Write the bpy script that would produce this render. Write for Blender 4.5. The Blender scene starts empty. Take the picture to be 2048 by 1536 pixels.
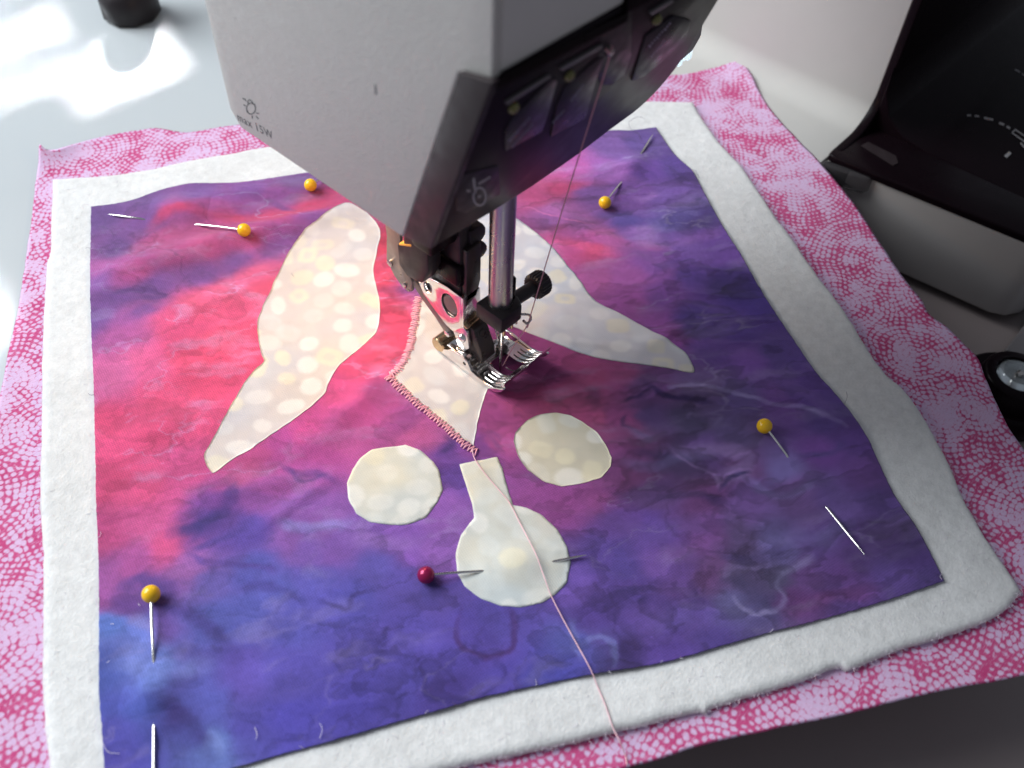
import bpy, bmesh, math, random
import numpy as np
from mathutils import Vector, Matrix
from mathutils.geometry import delaunay_2d_cdt

random.seed(7)
S = 0.01                      # all lengths below are centimetres
SC = bpy.context.scene
COL = SC.collection

# ------------------------------------------------------------------ camera
F, CX, CY, AZ, CAMH = 1870.0, 1024.0, 768.0, math.radians(49.2), 20.0
_d = np.array([950.0 - CX, 2320.0 - CY]); _L = np.hypot(*_d)
TH = math.atan2(F, _L)
FH = np.array([math.sin(AZ), math.cos(AZ), 0]); RH = np.array([math.cos(AZ), -math.sin(AZ), 0]); UP = np.array([0, 0, 1.0])
FW = FH * math.cos(TH) - UP * math.sin(TH)
_dn = -FH * math.sin(TH) - UP * math.cos(TH)
_s, _c = _d / _L
XI = _s * _dn + _c * RH
YI = _c * _dn - _s * RH
CAM = np.array([-12.4726, -11.1712, 20.0])


def ray(px, py): return FW + XI * (px - CX) / F + YI * (py - CY) / F


def _fix():
    global CAM
    r = ray(1003, 742); CAM = np.array([0, 0, .4]) - r * ((CAMH - .4) / -r[2])


_fix()


def atp(px, py, ax, v):
    r = ray(px, py); return CAM + r * ((v - CAM[ax]) / r[ax])


def atplane(px, py, p0, n):
    r = ray(px, py); return CAM + r * (np.dot(np.asarray(p0) - CAM, n) / np.dot(r, n))


def proj(x, y, z):
    q = np.stack([x, y, z], -1) - CAM
    d = q @ FW
    return CX + F * (q @ XI) / d, CY + F * (q @ YI) / d


cam = bpy.data.cameras.new('camera'); camo = bpy.data.objects.new('camera', cam); COL.objects.link(camo)
cam.sensor_width = 36.0; cam.lens = 36.0 * F / 2048
m = Matrix.Identity(4)
for i in range(3):
    m[i][0] = XI[i]; m[i][1] = -YI[i]; m[i][2] = -FW[i]; m[i][3] = CAM[i] * S
camo.matrix_world = m
cam.clip_start = 0.005; cam.clip_end = 20
cam.dof.use_dof = True; cam.dof.focus_distance = 0.255; cam.dof.aperture_fstop = 14.0
SC.camera = camo

# ------------------------------------------------------------------ light
w = bpy.data.worlds.new('World'); SC.world = w; w.use_nodes = True
bg = w.node_tree.nodes['Background']; bg.inputs[0].default_value = (.80, .86, 1.0, 1); bg.inputs[1].default_value = .22


def lamp(name, kind, loc, target, energy, col, **kw):
    l = bpy.data.lights.new(name, kind); o = bpy.data.objects.new(name, l); COL.objects.link(o)
    o.location = Vector(loc) * S
    o.rotation_euler = (Vector(target) - Vector(loc)).to_track_quat('-Z', 'Y').to_euler()
    l.energy = energy; l.color = col
    for k, v in kw.items(): setattr(l, k, v)
    return o


lamp('window_daylight', 'AREA', (-44, 94, 88), (3, 2, 0), 31.5, (.92, .965, 1.0), shape='RECTANGLE', size=1.0, size_y=.9)
lamp('machine_lamp', 'POINT', (-1.7, 4.6, 5.7), (0, 0, 0), .060, (1.0, .58, .25), shadow_soft_size=.006)
SUN = Vector((-.59, -.81, -1.10)).normalized()


def sunbeam(name, target, sx, sy, energy):
    """one pane of low sunlight: a parallel beam of the pane's size"""
    o = lamp(name, 'AREA', Vector(target) - SUN * 110, target, energy, (1, .985, .96), shape='RECTANGLE', size=sx * S, size_y=sy * S, spread=math.radians(.85))
    z = -SUN; x = (Vector((1, 0, 0)) - z * z.x).normalized(); y = z.cross(x)
    mm = Matrix.Identity(4)
    for k in range(3): mm[k][0] = x[k]; mm[k][1] = y[k]; mm[k][2] = z[k]; mm[k][3] = (target[k] - SUN[k] * 110) * S
    o.matrix_world = mm


sunbeam('sun_pane_far', (-2.2, 25.6, 0), 6.6, 1.9, .0140)
sunbeam('sun_pane_top', (-2.2, 29.6, 0), 6.0, 1.8, .0110)
sunbeam('sun_pane_near', (1.35, 21.1, 0), 3.9, 2.9, .0125)
sunbeam('sun_pane_low', (-3.6, 22.3, 0), 5.0, 1.0, .0050)
sunbeam('sun_pane_side', (-9.5, 12.6, 0), 2.5, 2.2, .0060)
SC.view_settings.view_transform = 'Standard'; SC.view_settings.look = 'None'
SC.view_settings.exposure = 0.0; SC.view_settings.gamma = 1.0


# ------------------------------------------------------------------ numpy noise
def _hash(ix, iy, seed):
    n = (ix.astype(np.int64) * 374761393 + iy.astype(np.int64) * 668265263 + seed * 974711) & 0x7fffffff
    n = ((n ^ (n >> 13)) * 1274126177) & 0x7fffffff
    n = (n ^ (n >> 16)) & 0xffff
    return n / 65535.0


def vnoise(x, y, seed=0):
    x = np.asarray(x, float); y = np.asarray(y, float)
    ix = np.floor(x); iy = np.floor(y); fx = x - ix; fy = y - iy
    fx = fx * fx * fx * (fx * (fx * 6 - 15) + 10); fy = fy * fy * fy * (fy * (fy * 6 - 15) + 10)
    a = _hash(ix, iy, seed); b = _hash(ix + 1, iy, seed); c = _hash(ix, iy + 1, seed); d = _hash(ix + 1, iy + 1, seed)
    return (a * (1 - fx) + b * fx) * (1 - fy) + (c * (1 - fx) + d * fx) * fy


def fbm(x, y, seed=0, o=4):
    x = np.asarray(x, float); y = np.asarray(y, float)
    t = 0; a = .5; n = 0
    for i in range(o):
        t = t + a * (vnoise(x, y, seed + i * 17) - .5); n += a; a *= .5
        x, y = 2.03 * (x * .8 - y * .6) + 3.1, 2.03 * (x * .6 + y * .8) + 1.7
    return t / n * 2      # about -1..1


def sstep(a, b, x):
    t = np.clip((x - a) / (b - a), 0, 1); return t * t * (3 - 2 * t)


def lin(h):
    v = np.array([int(h[i:i + 2], 16) for i in (0, 2, 4)]) / 255.0
    return np.where(v <= .04045, v / 12.92, ((v + .055) / 1.055) ** 2.4)


# ------------------------------------------------------------------ materials
def mat(name, col=(.5, .5, .5), rough=.5, metal=0., spec=.5, **kw):
    mt = bpy.data.materials.new(name); mt.use_nodes = True
    b = mt.node_tree.nodes['Principled BSDF']
    b.inputs['Base Color'].default_value = (*col, 1); b.inputs['Roughness'].default_value = rough
    b.inputs['Metallic'].default_value = metal; b.inputs['Specular IOR Level'].default_value = spec
    for k, v in kw.items(): b.inputs[k].default_value = v
    return mt


class N:
    """small node-graph helper"""
    def __init__(s, mt):
        s.t = mt.node_tree; s.b = s.t.nodes['Principled BSDF']

    def n(s, typ, ins=None, **kw):
        nd = s.t.nodes.new(typ)
        for k, v in kw.items(): setattr(nd, k, v)
        for k, v in (ins or {}).items(): s.set(nd.inputs[k], v)
        return nd

    def set(s, sock, v):
        if isinstance(v, bpy.types.NodeSocket): s.t.links.new(v, sock)
        else: sock.default_value = v

    def m(s, op, a, b=0.0, c=0.0, clamp=False):
        return s.n('ShaderNodeMath', {0: a, 1: b, 2: c}, operation=op, use_clamp=clamp).outputs[0]

    def vm(s, op, a, b=(0, 0, 0)):
        return s.n('ShaderNodeVectorMath', {0: a, 1: b}, operation=op)

    def noise(s, vec, scale, detail=3., rough=.5):
        return s.n('ShaderNodeTexNoise', {'Vector': vec, 'Scale': scale, 'Detail': detail, 'Roughness': rough}).outputs['Fac']

    def pos(s): return s.n('ShaderNodeTexCoord').outputs['Object']

    def mix(s, f, a, b, bt='MIX'):
        nd = s.n('ShaderNodeMix', data_type='RGBA', blend_type=bt)
        s.set(nd.inputs[0], f); s.set(nd.inputs[6], a); s.set(nd.inputs[7], b)
        return nd.outputs[2]

    def mr(s, v, a, b, c=0., d=1., smooth=False):
        return s.n('ShaderNodeMapRange', {0: v, 1: a, 2: b, 3: c, 4: d}, interpolation_type='SMOOTHSTEP' if smooth else 'LINEAR').outputs[0]

    def bump(s, h, strength=.3, dist=.0003):
        nd = s.n('ShaderNodeBump', {'Height': h, 'Strength': strength, 'Distance': dist})
        s.t.links.new(nd.outputs[0], s.b.inputs['Normal'])

    def col(s, v): s.set(s.b.inputs['Base Color'], v)


def plain(name, col, rough=.5, metal=0., var=.12, scale=600., bump=.1, spec=.5, rvar=.12, bdist=.0002, **kw):
    mt = mat(name, col, rough, metal, spec, **kw); g = N(mt); p = g.pos()
    f = g.noise(p, scale * .15, 4., .6)
    g.col(g.mix(f, (*[c * (1 - var) for c in col], 1), (*[min(1, c * (1 + var)) for c in col], 1)))
    g.set(g.b.inputs['Roughness'], g.mr(g.noise(p, scale * .4, 4.), .3, .7, max(.02, rough - rvar), min(1, rough + rvar)))
    if bump: g.bump(g.noise(p, scale, 4., .6), bump, bdist)
    return mt


M = {}
M['white'] = plain('white_textured_plastic', (.46, .445, .425), .55, var=.04, scale=1300, bump=.5, bdist=.00022)
M['whitefront'] = plain('white_front_plastic', (.56, .545, .53), .45, var=.03, scale=1200, bump=.12)
M['beige'] = plain('cream_plastic', (.50, .49, .465), .8, var=.03, scale=700, bump=.04, spec=.15, rvar=.05)
M['black'] = plain('black_gloss_plastic', (.006, .003, .0045), .30, var=.3, scale=500, bump=0, rvar=.04, spec=.08)
M['cover'] = plain('black_cover_plastic', (.011, .007, .010), .32, var=.3, scale=500, bump=0, rvar=.03, spec=.07)
M['black2'] = plain('black_satin_plastic', (.018, .014, .016), .42, var=.3, scale=700, bump=.08, spec=.3)
M['edge'] = plain('dark_plastic_edge', (.024, .017, .019), .42, var=.2, scale=700, bump=.08, spec=.3)
M['grey'] = plain('grey_plastic', (.34, .32, .31), .42, var=.05, scale=500, bump=.08)
M['greydk'] = plain('dark_grey_plastic', (.13, .12, .125), .45, var=.08, scale=500, bump=.08)
M['chrome'] = plain('chrome', (.86, .83, .81), .16, 1., var=.06, scale=900, bump=.03, rvar=.05)
M['steel'] = plain('steel', (.50, .47, .45), .24, 1., var=.1, scale=900, bump=.06)
M['brass'] = plain('brass', (.60, .44, .26), .22, 1., var=.12, scale=900, bump=.05)
M['gun'] = plain('dark_steel', (.060, .050, .048), .34, .6, var=.2, scale=900, bump=.08)
M['taupe'] = plain('taupe_metal', (.21, .18, .165), .38, .35, var=.08, scale=900, bump=.05)
M['orange'] = plain('plain_orange', (.80, .38, .05), .45, var=.06, bump=.05)
M['olive'] = plain('olive_plastic', (.16, .15, .045), .25, var=.1, bump=.03)
M['ink'] = plain('grey_ink', (.10, .10, .105), .6, var=.05, bump=0)
M['print'] = plain('pale_print', (.30, .29, .30), .5, var=.1, bump=0)
M['dimprint'] = plain('dim_print', (.15, .15, .21), .5, var=.1, bump=0)
M['redprint'] = plain('red_print', (.16, .035, .02), .5, var=.1, bump=0)
M['plate'] = plain('slot_plate_plastic', (.020, .017, .024), .34, var=.2, bump=.03, spec=.25)
M['yellow'] = plain('yellow_bead', (.90, .52, .012), .20, var=.06, scale=300, bump=.04, rvar=.06)
M['pearl'] = plain('magenta_pearl', (.30, .010, .075), .17, .35, var=.1, scale=300, bump=.02, rvar=.05)
M['pin'] = plain('pin_steel', (.80, .78, .76), .16, 1., var=.05, scale=900, bump=.03, rvar=.05)
M['thread'] = plain('pink_thread', (.92, .47, .52), .75, var=.18, scale=4000, bump=.3)
M['tail'] = plain('pale_pink_thread', (.86, .52, .57), .75, var=.15, scale=4000, bump=.2)
M['stitch'] = plain('pink_stitch_thread', (.88, .42, .50), .8, var=.12, scale=4000, bump=0)
M['thread2'] = plain('pink_needle_thread', (.62, .30, .36), .6, var=.18, scale=4000, bump=.2)
M['lint'] = plain('loose_fibre', (.12, .08, .15), .8, var=.2, bump=0)
M['lintw'] = plain('pale_fibre', (.72, .66, .74), .8, var=.1, bump=0)
M['barchrome'] = plain('smoky_chrome', (.44, .42, .40), .30, 1., var=.08, scale=900, bump=.03, rvar=.06)
M['clear'] = mat('clear_plastic', (.88, .95, .98), .06, 0., .6, **{'Transmission Weight': .85, 'IOR': 1.45})
M['lens'] = mat('glint_lamp_lens', (.85, .93, .96), .1, 0., .7, **{'Transmission Weight': .5, 'IOR': 1.45, 'Emission Color': (.80, .93, 1, 1), 'Emission Strength': .32})  # weak blue-white emission stands in for window light reflected in the clear plastic
M['smoke'] = mat('smoked_plastic', (.16, .15, .16), .12, 0., .6, **{'Transmission Weight': .8, 'IOR': 1.2})
M['table'] = plain('pale_table_acrylic', (.50, .535, .55), .22, var=.035, scale=60, bump=.02, rvar=.05)
M['desk'] = plain('brown_desk_laminate', (.25, .21, .205), .5, var=.12, scale=120, bump=.08)


# ------------------------------------------------------------------ object helpers
def link(name, me, material=None, parent=None):
    o = bpy.data.objects.new(name, me); COL.objects.link(o)
    if material is not None: me.materials.append(material)
    if parent is not None: o.parent = parent
    return o


def fin(name, bm, material, parent=None, bevel=0., seg=2, smooth=35):
    if bevel:
        ed = [e for e in bm.edges if len(e.link_faces) == 2 and e.calc_face_angle(0) > math.radians(28)]
        try: bmesh.ops.bevel(bm, geom=ed, offset=bevel * S, segments=seg, affect='EDGES', profile=.5, clamp_overlap=True)
        except Exception: pass
    bmesh.ops.recalc_face_normals(bm, faces=bm.faces)
    me = bpy.data.meshes.new(name); bm.to_mesh(me); bm.free()
    a = math.radians(smooth)
    me.polygons.foreach_set('use_smooth', [True] * len(me.polygons))
    try: me.set_sharp_from_angle(angle=a)
    except Exception: pass
    return link(name, me, material, parent)


def empty(name, loc, label, cat, group=None):
    o = bpy.data.objects.new(name, None); COL.objects.link(o); o.empty_display_size = .01
    o['label'] = label; o['category'] = cat
    if group: o['group'] = group
    o['_loc'] = list(loc)
    return o


def tag(o, label=None, cat=None, group=None, kind=None):
    if label: o['label'] = label
    if cat: o['category'] = cat
    if group: o['group'] = group
    if kind: o['kind'] = kind
    return o


def V(p): return Vector((p[0] * S, p[1] * S, p[2] * S))


def slab(name, pts, vec, material, parent, bevel=.03, holes=(), seg=2, bm=None):
    """planar outline (3-D points, cm), with holes, given thickness vec"""
    own = bm is None
    if own: bm = bmesh.new()
    faces = []
    if holes:
        es = []
        for loop in [pts] + list(holes):
            vs = [bm.verts.new(V(p)) for p in loop]
            es += [bm.edges.new((vs[i], vs[(i + 1) % len(vs)])) for i in range(len(vs))]
        r = bmesh.ops.triangle_fill(bm, edges=es, use_beauty=True)
        faces = [g for g in r['geom'] if isinstance(g, bmesh.types.BMFace)]
        bmesh.ops.recalc_face_normals(bm, faces=faces)
    else:
        faces = [bm.faces.new([bm.verts.new(V(p)) for p in pts])]
    r = bmesh.ops.extrude_face_region(bm, geom=faces)
    vs = [g for g in r['geom'] if isinstance(g, bmesh.types.BMVert)]
    bmesh.ops.translate(bm, verts=vs, vec=Vector(vec) * S)
    if not own: return bm
    return fin(name, bm, material, parent, bevel, seg)


def xprism(name, yz, x0, x1, material, parent, bevel=.03, seg=2, holes=()):
    return slab(name, [(x0, y, z) for y, z in yz], (x1 - x0, 0, 0), material, parent, bevel, [[(x0, y, z) for y, z in h] for h in holes], seg)


def yprism(name, xz, y0, y1, material, parent, bevel=.03, seg=2):
    return slab(name, [(x, y0, z) for x, z in xz], (0, y1 - y0, 0), material, parent, bevel, (), seg)


def zprism(name, xy, z0, z1, material, parent, bevel=.03, seg=2):
    return slab(name, [(x, y, z0) for x, y in xy], (0, 0, z1 - z0), material, parent, bevel, (), seg)


def box(name, x0, x1, y0, y1, z0, z1, material, parent, bevel=.04, seg=2):
    return zprism(name, [(x0, y0), (x1, y0), (x1, y1), (x0, y1)], z0, z1, material, parent, bevel, seg)


def add_lathe(bm, p0, axis, prof, n=28, knurl=0.0):
    ax = Vector(axis).normalized(); u = ax.orthogonal().normalized(); v = ax.cross(u); P = Vector(p0)
    rings = []
    for t, r in prof:
        ring = []
        for i in range(n):
            a = 2 * math.pi * i / n
            rr = r * (1 - knurl * (i % 2))
            ring.append(bm.verts.new((P + ax * t + (u * math.cos(a) + v * math.sin(a)) * rr) * S))
        rings.append(ring)
    for a, b in zip(rings, rings[1:]):
        for i in range(n): bm.faces.new((a[i], a[(i + 1) % n], b[(i + 1) % n], b[i]))
    bm.faces.new(rings[0][::-1]); bm.faces.new(rings[-1])
    return bm


def lathe(name, p0, axis, prof, material, parent, n=28, knurl=0., smooth=35):
    return fin(name, add_lathe(bmesh.new(), p0, axis, prof, n, knurl), material, parent, 0, smooth=smooth)


def rod(name, p0, p1, r, material, parent, n=20, ch=.15):
    d = Vector(p1) - Vector(p0); L = d.length; c = r * ch
    return lathe(name, p0, d, [(0, r - c), (c, r), (L - c, r), (L, r - c)], material, parent, n)


def add_tube(bm, pts, r, n=8, taper=None):
    pts = [Vector(p) for p in pts]; rings = []; prev = None
    for i, p in enumerate(pts):
        t = (pts[min(i + 1, len(pts) - 1)] - pts[max(i - 1, 0)]).normalized()
        u = t.orthogonal().normalized() if prev is None else (prev - t * prev.dot(t)).normalized()
        prev = u; v = t.cross(u)
        rr = r if taper is None else taper[i]
        rings.append([bm.verts.new((p + (u * math.cos(2 * math.pi * k / n) + v * math.sin(2 * math.pi * k / n)) * rr) * S) for k in range(n)])
    for a, b in zip(rings, rings[1:]):
        for k in range(n): bm.faces.new((a[k], a[(k + 1) % n], b[(k + 1) % n], b[k]))
    bm.faces.new(rings[0][::-1]); bm.faces.new(rings[-1])
    return bm


def tube(name, pts, r, material, parent, n=8, taper=None):
    return fin(name, add_tube(bmesh.new(), pts, r, n, taper), material, parent, 0, smooth=60)


def spline(pts, k=8):
    """Catmull-Rom through points"""
    P = [np.asarray(p, float) for p in pts]; P = [2 * P[0] - P[1]] + P + [2 * P[-1] - P[-2]]
    out = []
    for i in range(1, len(P) - 2):
        for j in range(k):
            t = j / k; a, b, c, d = P[i - 1], P[i], P[i + 1], P[i + 2]
            out.append(.5 * (2 * b + (c - a) * t + (2 * a - 5 * b + 4 * c - d) * t * t + (3 * b - a - 3 * c + d) * t ** 3))
    out.append(P[-2]); return out


def arc2(cx, cy, r, a0, a1, n=8):
    return [(cx + r * math.cos(math.radians(a0 + (a1 - a0) * i / n)), cy + r * math.sin(math.radians(a0 + (a1 - a0) * i / n))) for i in range(n + 1)]


# ------------------------------------------------------------------ large surfaces
tag(zprism('desk', [(-120, -60), (90, -60), (90, 120), (-120, 120)], -4.6, -3.6, M['desk'], None, .1), kind='structure')
tb = zprism('extension_table', [(-75, -6.6), (10.6, -6.6), (11.4, -5.8), (11.4, -1.6), (11.4, 9.5), (60, 9.5), (60, 75), (-75, 75)], -.7, -.06, M['table'], None, .12, 3)
tag(tb, 'pale blue-grey glossy table top with patches of sunlight behind the quilt', 'table')

# ------------------------------------------------------------------ quilt height field
_b0 = [atp(p[0], p[1], 2, .36) for p in ((182, 413), (1312, 254), (1889, 1162), (212, 1622))]


def seg_ridge(x, y, a, b, h, wd):
    ax, ay = atp(a[0], a[1], 2, .36)[:2]; bx, by = atp(b[0], b[1], 2, .36)[:2]
    dx, dy = bx - ax, by - ay; t = np.clip(((x - ax) * dx + (y - ay) * dy) / (dx * dx + dy * dy), 0, 1)
    d2 = (x - ax - t * dx) ** 2 + (y - ay - t * dy) ** 2
    return h * np.exp(-d2 / (wd * wd)) * (.35 + .65 * np.sin(np.pi * np.clip(t * .9 + .05, 0, 1)))


RIDGES = [((230, 545), (690, 425), .20, .55), ((300, 425), (420, 425), .22, .75), ((430, 395), (640, 385), .12, .45), ((330, 640), (560, 560), .08, .5),
          ((308, 1345), (308, 1430), .13, .55), ((985, 1140), (1095, 1126), .12, .45), ((1590, 935), (1640, 1000), .12, .5),
          ((1250, 350), (1278, 318), .10, .4), ((1250, 770), (1480, 800), .06, .3), ((1270, 700), (1420, 640), .05, .28), ((1100, 420), (1350, 560), .06, .4),
          ((1500, 760), (1700, 850), .07, .45), ((430, 1000), (620, 950), .05, .25), ((520, 1060), (660, 960), .05, .22), ((700, 1220), (560, 1120), .04, .3),
          ((230, 1180), (430, 1260), .06, .45), ((870, 1290), (1000, 1330), .04, .3), ((1350, 1010), (1500, 960), .05, .3), ((1320, 1110), (1500, 1180), .05, .35),
          ((1560, 1100), (1820, 1120), .05, .4), ((900, 470), (760, 560), .05, .3), ((200, 800), (420, 720), .07, .5), ((240, 880), (460, 830), .06, .45), ((640, 880), (760, 760), .05, .3)]


def hlow(x, y):
    return -.02 + .10 * fbm(np.asarray(x) / 6.5, np.asarray(y) / 6.5, 3, 2)


def hbat(x, y):
    return .31 + hlow(x, y) * .7 + .02 * fbm(np.asarray(x) / 1.1, np.asarray(y) / 1.1, 21, 3)


def hq(x, y):
    x = np.asarray(x, float); y = np.asarray(y, float)
    h = .365 + hlow(x, y) * .7
    for r in RIDGES: h = h + 1.5 * seg_ridge(x, y, *r)
    u = (x * .55 - y * .83); v = (x * .83 + y * .55)
    rd = 1 - np.abs(fbm(u / 2.4, v / .95, 51, 3)); h = h + .045 * np.clip(rd - .55, 0, 1) * 1.6
    h = h + .022 * (fbm(x / .55, y / .8, 77, 2) * .5 + .5)
    dn = np.hypot(x - .2, y - .6)
    h = h - sstep(2.8, .6, dn) * (h - .37) * .9 + 0
    return h


def hback(x, y): return .02 + .05 * (fbm(np.asarray(x) / 3, np.asarray(y) / 3, 31, 2) + .7)


def on(px, py, h):
    z = .36
    for _ in range(5):
        p = atp(px, py, 2, z); z = float(h(p[0], p[1]))
    return np.array([p[0], p[1], z])


def resample(poly, n):
    P = np.array(poly, float); d = np.r_[0, np.cumsum(np.hypot(*np.diff(P, axis=0).T))]
    t = np.linspace(0, d[-1], n)
    return np.stack([np.interp(t, d, P[:, 0]), np.interp(t, d, P[:, 1])], -1)


def coons(top, right, bottom, left, h, n, jitter=0., soft=2):
    """edges as pixel polylines traced on the cloth: top L>R, right T>B, bottom L>R, left T>B -> plane xy grid"""
    E = []
    for k, e in enumerate((top, right, bottom, left)):
        e = spline(e, 6); q = resample([on(p[0], p[1], h)[:2] for p in e], n)
        if jitter:
            s = np.arange(n); env = np.minimum(1, np.minimum(s, s[::-1]) / 6.0)
            q = q + (np.stack([fbm(s / 5., s * 0 + k * 9, 91, 3), fbm(s / 5., s * 0 + k * 9 + 4, 92, 3)], -1) * jitter) * env[:, None]
        E.append(q)
    T, R, B, Lf = E
    u = np.linspace(0, 1, n)[None, :, None]; v = np.linspace(0, 1, n)[:, None, None]
    c00, c10, c01, c11 = T[0], T[-1], B[0], B[-1]
    G = (1 - v) * T[None] + v * B[None] + (1 - u) * Lf[:, None] + u * R[:, None] - ((1 - u) * (1 - v) * c00 + u * (1 - v) * c10 + (1 - u) * v * c01 + u * v * c11)
    return G


def sheet(name, G, ztop, thick, material, parent, colors=None, rim=None):
    """closed cloth sheet: grid top, side walls and under face; rim(k) rounds the edge"""
    n0, n1 = G.shape[:2]
    x, y = G[..., 0].ravel(), G[..., 1].ravel()
    zt = ztop(x, y)
    ii, jj = np.meshgrid(np.arange(n0), np.arange(n1), indexing='ij')
    e = np.minimum(np.minimum(ii, n0 - 1 - ii), np.minimum(jj, n1 - 1 - jj)).ravel()
    if rim: zt = zt - rim(e, x, y)
    idx = np.arange(n0 * n1).reshape(n0, n1)
    f = np.stack([idx[:-1, :-1], idx[1:, :-1], idx[1:, 1:], idx[:-1, 1:]], -1).reshape(-1, 4)
    ring = np.r_[idx[0, :-1], idx[:-1, -1], idx[-1, :0:-1], idx[:0:-1, 0]]
    nb = n0 * n1
    co = np.stack([x, y, zt], -1)
    low = co[ring].copy(); low[:, 2] -= thick
    ctr = low.mean(0)
    low[:, :2] += (ctr[:2] - low[:, :2]) * .002
    k = np.arange(len(ring)); k2 = (k + 1) % len(ring)
    side = np.stack([ring[k], ring[k2], nb + k2, nb + k], -1)
    co = np.r_[co, low] * S
    f = np.r_[f, side]
    me = bpy.data.meshes.new(name)
    me.vertices.add(len(co)); me.vertices.foreach_set('co', co.ravel())
    me.loops.add(len(f) * 4); me.loops.foreach_set('vertex_index', f.ravel().astype(np.int32))
    me.polygons.add(len(f)); me.polygons.foreach_set('loop_start', (np.arange(len(f)) * 4).astype(np.int32))
    me.update(calc_edges=True); me.validate()
    me.polygons.foreach_set('use_smooth', [True] * len(f))
    if colors is not None:
        a = me.attributes.new('dye', 'FLOAT_COLOR', 'POINT')
        c = np.ones((len(co), 4)); c[:nb, :3] = colors; c[nb:, :3] = colors[ring]
        a.data.foreach_set('color', c.astype(np.float32).ravel())
    return link(name, me, material, parent)


# ------------------------------------------------------------------ cloth materials
def cloth_dye(name, weave=.10, rough=.85, wscale=1.0):
    mt = mat(name, rough=rough, spec=.15); g = N(mt); p = g.pos()
    a = g.n('ShaderNodeAttribute', attribute_name='dye').outputs['Color']
    rot = g.n('ShaderNodeMapping', {'Vector': p, 'Rotation': (0, 0, math.radians(-30.5))}).outputs[0]
    sp = g.n('ShaderNodeSeparateXYZ', {0: rot})
    ns = g.noise(p, 220., 2.)
    wx = g.m('SINE', g.m('ADD', g.m('MULTIPLY', sp.outputs[0], 2 * math.pi / .00078), g.m('MULTIPLY', ns, 5.)))
    wy = g.m('SINE', g.m('ADD', g.m('MULTIPLY', sp.outputs[1], 2 * math.pi / .00078), g.m('MULTIPLY', ns, 4.)))
    wv = g.m('MULTIPLY', wx, wy)
    fine = g.noise(p, 2600., 2., .7)
    k = g.m('ADD', g.m('MULTIPLY', wv, weave), g.m('MULTIPLY', g.m('SUBTRACT', fine, .5), weave * 3.2))
    f = g.m('ADD', 1.0, k)
    sc = g.n('ShaderNodeVectorMath', {0: a, 'Scale': f}, operation='SCALE').outputs[0]
    g.col(sc)
    g.bump(g.m('ADD', g.m('MULTIPLY', wv, .5), fine), .35, .00012)
    g.b.inputs['Sheen Weight'].default_value = .12
    return mt


M['batik'] = cloth_dye('batik_cotton', .17)
M['applique'] = cloth_dye('cream_print_cotton', .045)


def mat_batting():
    mt = mat('white_felt_batting', (.7, .7, .69), .95, spec=.05); g = N(mt); p = g.pos()
    a = g.noise(p, 420., 5., .6); b = g.noise(p, 1700., 3., .7); c = g.noise(p, 70., 3.)
    t = g.m('ADD', g.m('MULTIPLY', a, .5), g.m('ADD', g.m('MULTIPLY', b, .3), g.m('MULTIPLY', c, .25)))
    g.col(g.mix(g.mr(t, .38, .66), (.60, .60, .59, 1), (.76, .76, .75, 1)))
    g.bump(g.m('ADD', a, g.m('MULTIPLY', b, .6)), .55, .0005)
    g.b.inputs['Sheen Weight'].default_value = .25
    return mt


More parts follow.
